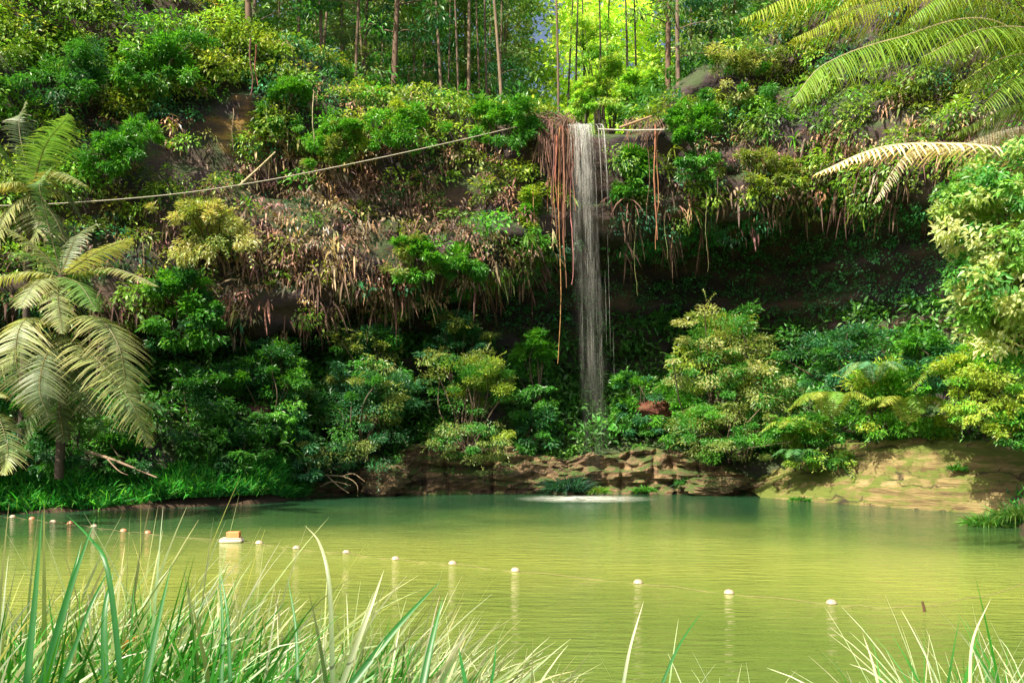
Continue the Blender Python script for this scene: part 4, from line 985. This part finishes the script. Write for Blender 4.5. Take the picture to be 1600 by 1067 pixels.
for k in range(30):      # the water bunching as it slides over the lip
    x0 = xs0+(xs1-xs0)*np.clip(R.normal(.36, .2), -.02, 1.0); e = R.uniform(.3, 3.0)*np.exp(-((x0-xs0)/(xs1-xs0)-.36)**2*3)
    pts = bez([[x0, 46, lipz+.1], [x0, 44.4, lipz+.05+.1*math.sin(x0*9)], [x0+R.normal()*.05, 43.95, lipz-.1], [x0+R.normal()*.1, 43.75, lipz-e*.5], [x0+R.normal()*.14, 43.65, lipz-e]], 12)
    tube(a, pts, R.uniform(.01, .026)*np.linspace(1, .4, 12), np.repeat(np.linspace(1.3, .2, 12)[:, None], 3, 1), 4)
a.build('falling_water', M_FALL, wf, True)
m, nt, out = newmat('foam'); L = nt.links
tc = N_(nt, 'ShaderNodeTexCoord'); no = N_(nt, 'ShaderNodeTexNoise', Scale=2.2, Detail=6.0, Roughness=.7); L.new(tc.outputs['Object'], no.inputs['Vector'])
at = N_(nt, 'ShaderNodeAttribute', attribute_name='tint')
mu = N_(nt, 'ShaderNodeMath', operation='MULTIPLY'); sp = N_(nt, 'ShaderNodeSeparateColor'); L.new(at.outputs['Color'], sp.inputs[0]); L.new(sp.outputs[0], mu.inputs[0])
mr = N_(nt, 'ShaderNodeMapRange'); mr.inputs['From Min'].default_value = .3; mr.inputs['From Max'].default_value = .6; L.new(no.outputs['Fac'], mr.inputs['Value']); L.new(mr.outputs[0], mu.inputs[1])
b = N_(nt, 'ShaderNodeBsdfPrincipled'); b.inputs['Base Color'].default_value = (.75, .78, .7, 1); b.inputs['Roughness'].default_value = .6
tp = N_(nt, 'ShaderNodeBsdfTransparent'); m2 = N_(nt, 'ShaderNodeMixShader'); L.new(mu.outputs[0], m2.inputs[0]); L.new(tp.outputs[0], m2.inputs[1]); L.new(b.outputs[0], m2.inputs[2]); L.new(m2.outputs[0], out.inputs[0])
M_FOAM = m
a = Acc(); c_ = P(915, 781, 39.4); c_[2] = .012
rr_ = np.linspace(0, 1, 18); an = np.linspace(0, 2*np.pi, 49)
RR, AN = np.meshgrid(rr_, an, indexing='ij')
Q = np.stack([c_[0]+RR*np.cos(AN)*3.0, c_[1]+RR*np.sin(AN)*2.4, .012+.05*np.exp(-(RR/.35)**2)+0*AN], -1)
fal = np.clip(1-RR, 0, 1)**1.2
gridmesh(a, Q, np.stack([fal]*3, -1)); a.build('splash_foam', M_FOAM, wf, True)

# ------------------------------------------------------------------ floats, line, platform
def wpt(x, y):
    d = FPX*CH/(y-HY); p = P(x, y, d); p[2] = 0; return p
fl = [(1299, 943), (1139, 927), (997, 911), (805, 892), (707, 881), (618, 874), (541, 864), (463, 857), (405, 849), (231, 833), (193, 830), (147, 823), (110, 818), (83, 816), (50, 811), (20, 808)]
def float_mesh(rad):
    a = Acc()
    prof = [(0, -.55), (.5, -.55), (.85, -.35), (1, -.08), (1.06, -.03), (1.06, .03), (1, .08), (.88, .4), (.6, .62), (.25, .72), (.22, .8), (0, .8)]
    an = np.linspace(0, 2*np.pi, 21)
    Q = np.array([[[r*math.cos(t)*rad, r*math.sin(t)*rad, z*rad] for t in an] for r, z in prof])
    return Q
FN = ['', 'second', 'third', 'fourth', 'fifth', 'sixth', 'seventh', 'eighth', 'ninth']
for k, (x, y) in enumerate(fl):
    p = wpt(x, y)
    orange = k in (10, 12, 14, 9)
    lab = ('white float nearest the right end of the float line' if k == 0 else
           f'white float, {FN[k]} from the right end of the float line' if k < 9 else
           f'{"orange" if orange else "white"} float left of the orange platform, {["nearest to it", "second from it", "third from it", "fourth from it", "fifth from it", "sixth from it", "last at the bank"][k-9]}')
    root = thing('float', p, lab, 'float', 'floats on the line across the pool')
    Q = float_mesh(.088 if k < 8 else .095)+p+np.array([0, 0, .012])
    c1 = np.array((.6, .26, .14) if orange else (.52, .40, .29))*R.uniform(.8, 1.1)
    a = Acc(); gridmesh(a, Q[:10], c1); a.build('shell', M_PAINT, root, True)
    a = Acc(); gridmesh(a, Q[9:], (.2, .14, .1)); a.build('eyelet', M_PAINT, root, True)
a = Acc()
lp = [wpt(x, y) for x, y in [(1640, 929)]+[(1600, 934), (1520, 943), (1443, 950), (1370, 949)]+[(f[0], f[1]+1) for f in fl]+[(-30, 802)]]
lp = np.array(lp); lp[:, 2] = .03; lp[0, 2] = .35; lp[1, 2] = .25; lp[2, 2] = .12; lp[3, 2] = .06
c = bez(lp, 160); c[:, 2] -= .035*np.abs(np.sin(np.linspace(0, 60, 160))); tube(a, c, .0055, (.24, .19, .09), 5)
tag(a.build('float_line', M_ROPE, smooth=True), 'thin rope linking the floats across the green water', 'rope')
p = wpt(1443, 955); a = Acc(); tube(a, np.array([p+[0, 0, -.3], p+[.01, 0, .05], p+[-.02, 0, .16]]), np.array([.02, .022, .018]), (.12, .06, .03), 6)
tag(a.build('stick', M_BARK, smooth=True), 'dark stick poking out of the water under the rope at the right', 'stick')
# floating platform
p = wpt(362, 847); plat = root = thing('floating_platform', p, 'small orange box on a white float frame tied to the float line', 'raft')
def boxq(acc, c, s, col, bev=.02):
    c = np.array(c, float); s = np.array(s, float)/2
    prof = [(-1, 0), (-1, 1), (1, 1), (1, 0)]
    rows = []
    for z, sh in [(-s[2], bev), (-s[2]+bev, 0), (s[2]-bev, 0), (s[2], bev)]:
        x, y = s[0]-sh, s[1]-sh
        rows.append([[-x, -y, z], [x, -y, z], [x, y, z], [-x, y, z], [-x, -y, z]])
    Q = np.array(rows)+c
    gridmesh(acc, Q, col)
    for r in (0, 3): acc.add(Q[r][:4], [[0, 1, 2, 3]], col)
a = Acc(); boxq(a, p+np.array([.05, .1, .3]), (.5, .36, .24), (.75, .26, .1)); bx = a.build('box', M_PAINT, root)
a = Acc(); boxq(a, p+np.array([.05, .1, .4255]), (.54, .40, .03), (.8, .35, .15), .008); a.build('lid', M_PAINT, bx).location = (0, 0, 0)
for e in (-.16, .16):
    a = Acc(); tube(a, np.array([p+[-.45, e, .06], p+[-.4, e, .07], p+[.4, e, .07], p+[.45, e, .06]]), np.array([.04, .1, .1, .04]), (.85, .7, .58), 12); a.build('pontoon', M_PAINT, root, True)
a = Acc(); boxq(a, p+np.array([0, 0, .168]), (.78, .5, .03), (.75, .55, .4), .008); a.build('deck', M_PAINT, root)
for ch in bx.children:      # the lid's vertices are stored from the platform's base
    ch.data.transform(__import__('mathutils').Matrix.Translation([0, 0, 0]))

plat.scale = (.64, .64, .64)
# ------------------------------------------------------------------ foreground grass
def blades(acc, pos, hgt, leanx, w, c0, c1, droop=.35, n=8, leany=0):
    N = len(pos)
    d = nrm(np.stack([leanx, np.full(N, leany)+R.normal(size=N)*.2, np.ones(N)], 1))
    view = nrm(pos-np.array([0, 0, CH]))
    side = nrm(np.cross(d, view)+R.normal(size=(N, 3))*.55)
    s = np.linspace(0, 1, n+1); prof = np.clip(1-s**2.2, .04, 1)*(.55+.45*np.minimum(1, s*4))
    strips(acc, pos, d, side, hgt, w, droop, c0, c1, n=n, prof=prof, gp=2.1)
fg = Acc()
def lay(n_, xr, dr, tipfun, c0, c1, w, lean, droop):
    """n_ blades with their roots on the bank between pixel columns xr, tips about tipfun(x)"""
    d = R.uniform(*dr, n_); x = R.uniform(*xr, n_)
    X = (x-800)/FPX*d; zb = bank_z(X, d); tip = CH-(tipfun(x)-HY)/FPX*d
    h = np.clip(tip-zb, .3, 2.2)*R.uniform(.6, 1.1, n_)
    blades(fg, np.stack([X, d, zb], 1), h*1.45, R.normal(*lean, n_), w*R.uniform(.6, 1.5, n_), jit(c0, n_, .3, .15), jit(c1, n_, .25, .1), droop*R.uniform(.4, 1.5, n_))
tl_ = lambda x: np.interp(x, [-100, 0, 100, 250, 330, 420, 560, 650, 760, 860, 1000, 1200, 1330, 1420, 1520, 1620], [890, 880, 870, 850, 860, 930, 930, 940, 1010, 1040, 1045, 1060, 1060, 1010, 960, 950])
GA = [.035, .16, .02]; GB = [.09, .24, .03]; PA = [.55, .56, .32]; PB = [.8, .78, .6]; GA = [.015, .14, .015]; GB = [.06, .27, .025]  # pale tip colours stand for white highlights on the blades
lay(3400, (-150, 640), (3.6, 6.8), lambda x: tl_(x)+95, GA, GB, .018, (.25, .3), .4)
lay(800, (-150, 640), (3.9, 6.8), lambda x: tl_(x)+25, [.07, .24, .03], PB, .016, (.32, .25), .45)
lay(420, (-150, 560), (4.0, 6.5), lambda x: tl_(x)-15, [.1, .24, .04], PA, .02, (.3, .3), .4)
lay(900, (480, 880), (3.8, 6.8), lambda x: tl_(x)+20, GA, PA, .017, (.35, .3), .45)
lay(170, (850, 1230), (4.5, 6.5), lambda x: tl_(x)-20, GB, PB, .014, (.2, .4), .5)
lay(700, (1330, 1720), (4.6, 6.8), lambda x: tl_(x)+20, GB, PB, .016, (-.15, .45), .5)
lay(350, (1400, 1720), (4.6, 6.8), lambda x: tl_(x)+45, GA, GB, .022, (-.1, .4), .4)
lay(240, (-150, 860), (3.8, 6.6), lambda x: tl_(x)+45, [.2, .2, .06], [.42, .3, .14], .013, (.2, .6), .9)
lay(500, (-150, 820), (3.8, 6.6), lambda x: tl_(x)+5, [.07, .25, .03], PB, .016, (.55, .25), .8)
lay(60, (1330, 1720), (4.6, 6.6), lambda x: tl_(x)+50, [.2, .2, .06], [.42, .3, .14], .012, (-.1, .5), .9)
tag(fg.build('foreground_grass', M_GRASS), 'tall green grass with pale highlights painted on the tips on the near bank', 'grass', kind='stuff')
# broad dark reed blades one can count
def reed(pts, w, label, d=3.7, c0=(.012, .10, .018), c1=(.03, .19, .03)):
    bx_, by_ = pts[0]; w = w*1.0
    cpts = bez([P(x, y, d+e*.12) for e, (x, y) in enumerate(pts)], 16)
    z0 = float(bank_z(np.array([cpts[0][0]]), np.array([cpts[0][1]]))[0])
    low = cpts[0].copy(); low[2] = z0-.02; low[0] -= .03
    cpts = np.vstack([bez([low, cpts[0]], 6)[:-1], cpts])
    root = thing('reed', low, label, 'reed', 'broad reed blades in the near grass')
    T = nrm(np.gradient(cpts, axis=0)); sd = nrm(np.cross(T, nrm(cpts-np.array([0, 0, CH])))+np.array([0, .35, 0]))
    s = np.linspace(0, 1, len(cpts)); wd = w*np.clip(1-s**2.5, .03, 1)*(.7+.3*np.minimum(1, s*5))
    fold = nrm(np.cross(sd, T))*(wd*.18)[:, None]
    Q = np.stack([cpts-sd*wd[:, None]/2, cpts+fold, cpts+sd*wd[:, None]/2], 1)
    cc = np.array(c0)*(1-s[:, None])+np.array(c1)*s[:, None]
    a = Acc(); gridmesh(a, Q, np.repeat(cc[:, None], 3, 1)); a.build('blade', M_GRASS, root, True)
reed([(42, 1067), (55, 930), (66, 798)], .03, 'tall upright dark blade near the left frame edge')
reed([(70, 1067), (110, 920), (150, 806)], .03, 'dark blade leaning right behind the tall upright one')
reed([(60, 1080), (105, 930), (128, 845)], .028, 'second dark leaning blade left of the bent blade')
reed([(190, 1067), (168, 890), (140, 840), (105, 805)], .025, 'green blade bent over to the left')
reed([(95, 1067), (140, 950), (170, 890)], .02, 'short thin blade in the dense grass at the left')
reed([(165, 1080), (163, 960), (178, 890)], .032, 'broad upright blade in front of the orange dead leaf')
reed([(225, 1080), (245, 980), (268, 880)], .03, 'broad dark blade right of the orange dead leaf')
reed([(345, 1080), (348, 980), (342, 890)], .02, 'dark vertical blade right of the pale plume grass')
reed([(360, 1067), (355, 960), (343, 885)], .018, 'slim green blade crossing the dark vertical blade')
reed([(465, 1067), (462, 980), (449, 900)], .018, 'thin dark blade alone before the water')
reed([(520, 1080), (515, 920), (500, 850), (476, 820)], .022, 'blade with a white tip bent to the left', c1=(.42, .44, .26))  # colour pales towards the tip
reed([(530, 1080), (575, 960), (600, 890)], .026, 'blade with pale tip leaning right in the middle clump', c1=(.5, .5, .3))
reed([(540, 1080), (620, 980), (690, 905)], .032, 'broad green blade leaning far right in the middle clump')
reed([(658, 1080), (675, 1000), (692, 932)], .032, 'broad dark blade right of the middle clump', d=3.6)
reed([(730, 1080), (722, 1040), (716, 1008)], .02, 'short split blade at the bottom edge', d=3.6)
reed([(765, 1080), (772, 1040), (776, 998)], .014, 'short thin dark blade right of the split one')
reed([(972, 1080), (985, 1010), (1006, 938)], .016, 'lone blade with a pale tip standing before the open water', c1=(.6, .6, .42))
reed([(1030, 1080), (1060, 1010), (1100, 950)], .014, 'green blade leaning right beside the lone pale tipped one')
reed([(1375, 1080), (1362, 1030), (1348, 990)], .012, 'pale blade leaning left before the right grass', c0=(.3, .36, .15), c1=(.6, .58, .42))
reed([(1515, 1080), (1520, 1000), (1548, 935)], .014, 'tall pale blade in the right grass', c0=(.2, .3, .08), c1=(.65, .62, .45))
# orange dead leaf caught in the grass
a = Acc(); lp_ = bez([P(172, 1022, 4.4), P(190, 1010, 4.38), P(218, 992, 4.4)], 9); s = np.linspace(0, 1, 9)
T = nrm(np.gradient(lp_, axis=0)); sd = nrm(np.cross(T, nrm(lp_)))
wd = .035*np.sin(np.pi*np.clip(s*.9+.08, 0, 1)); fold = np.array([0, -.006, .004])
gridmesh(a, np.stack([lp_-sd*wd[:, None]*.5, lp_+fold, lp_+sd*wd[:, None]*.5], 1), (.6, .25, .03))
tag(a.build('dead_leaf', M_DRY, smooth=True), 'curled orange dead leaf caught in the near grass', 'leaf')
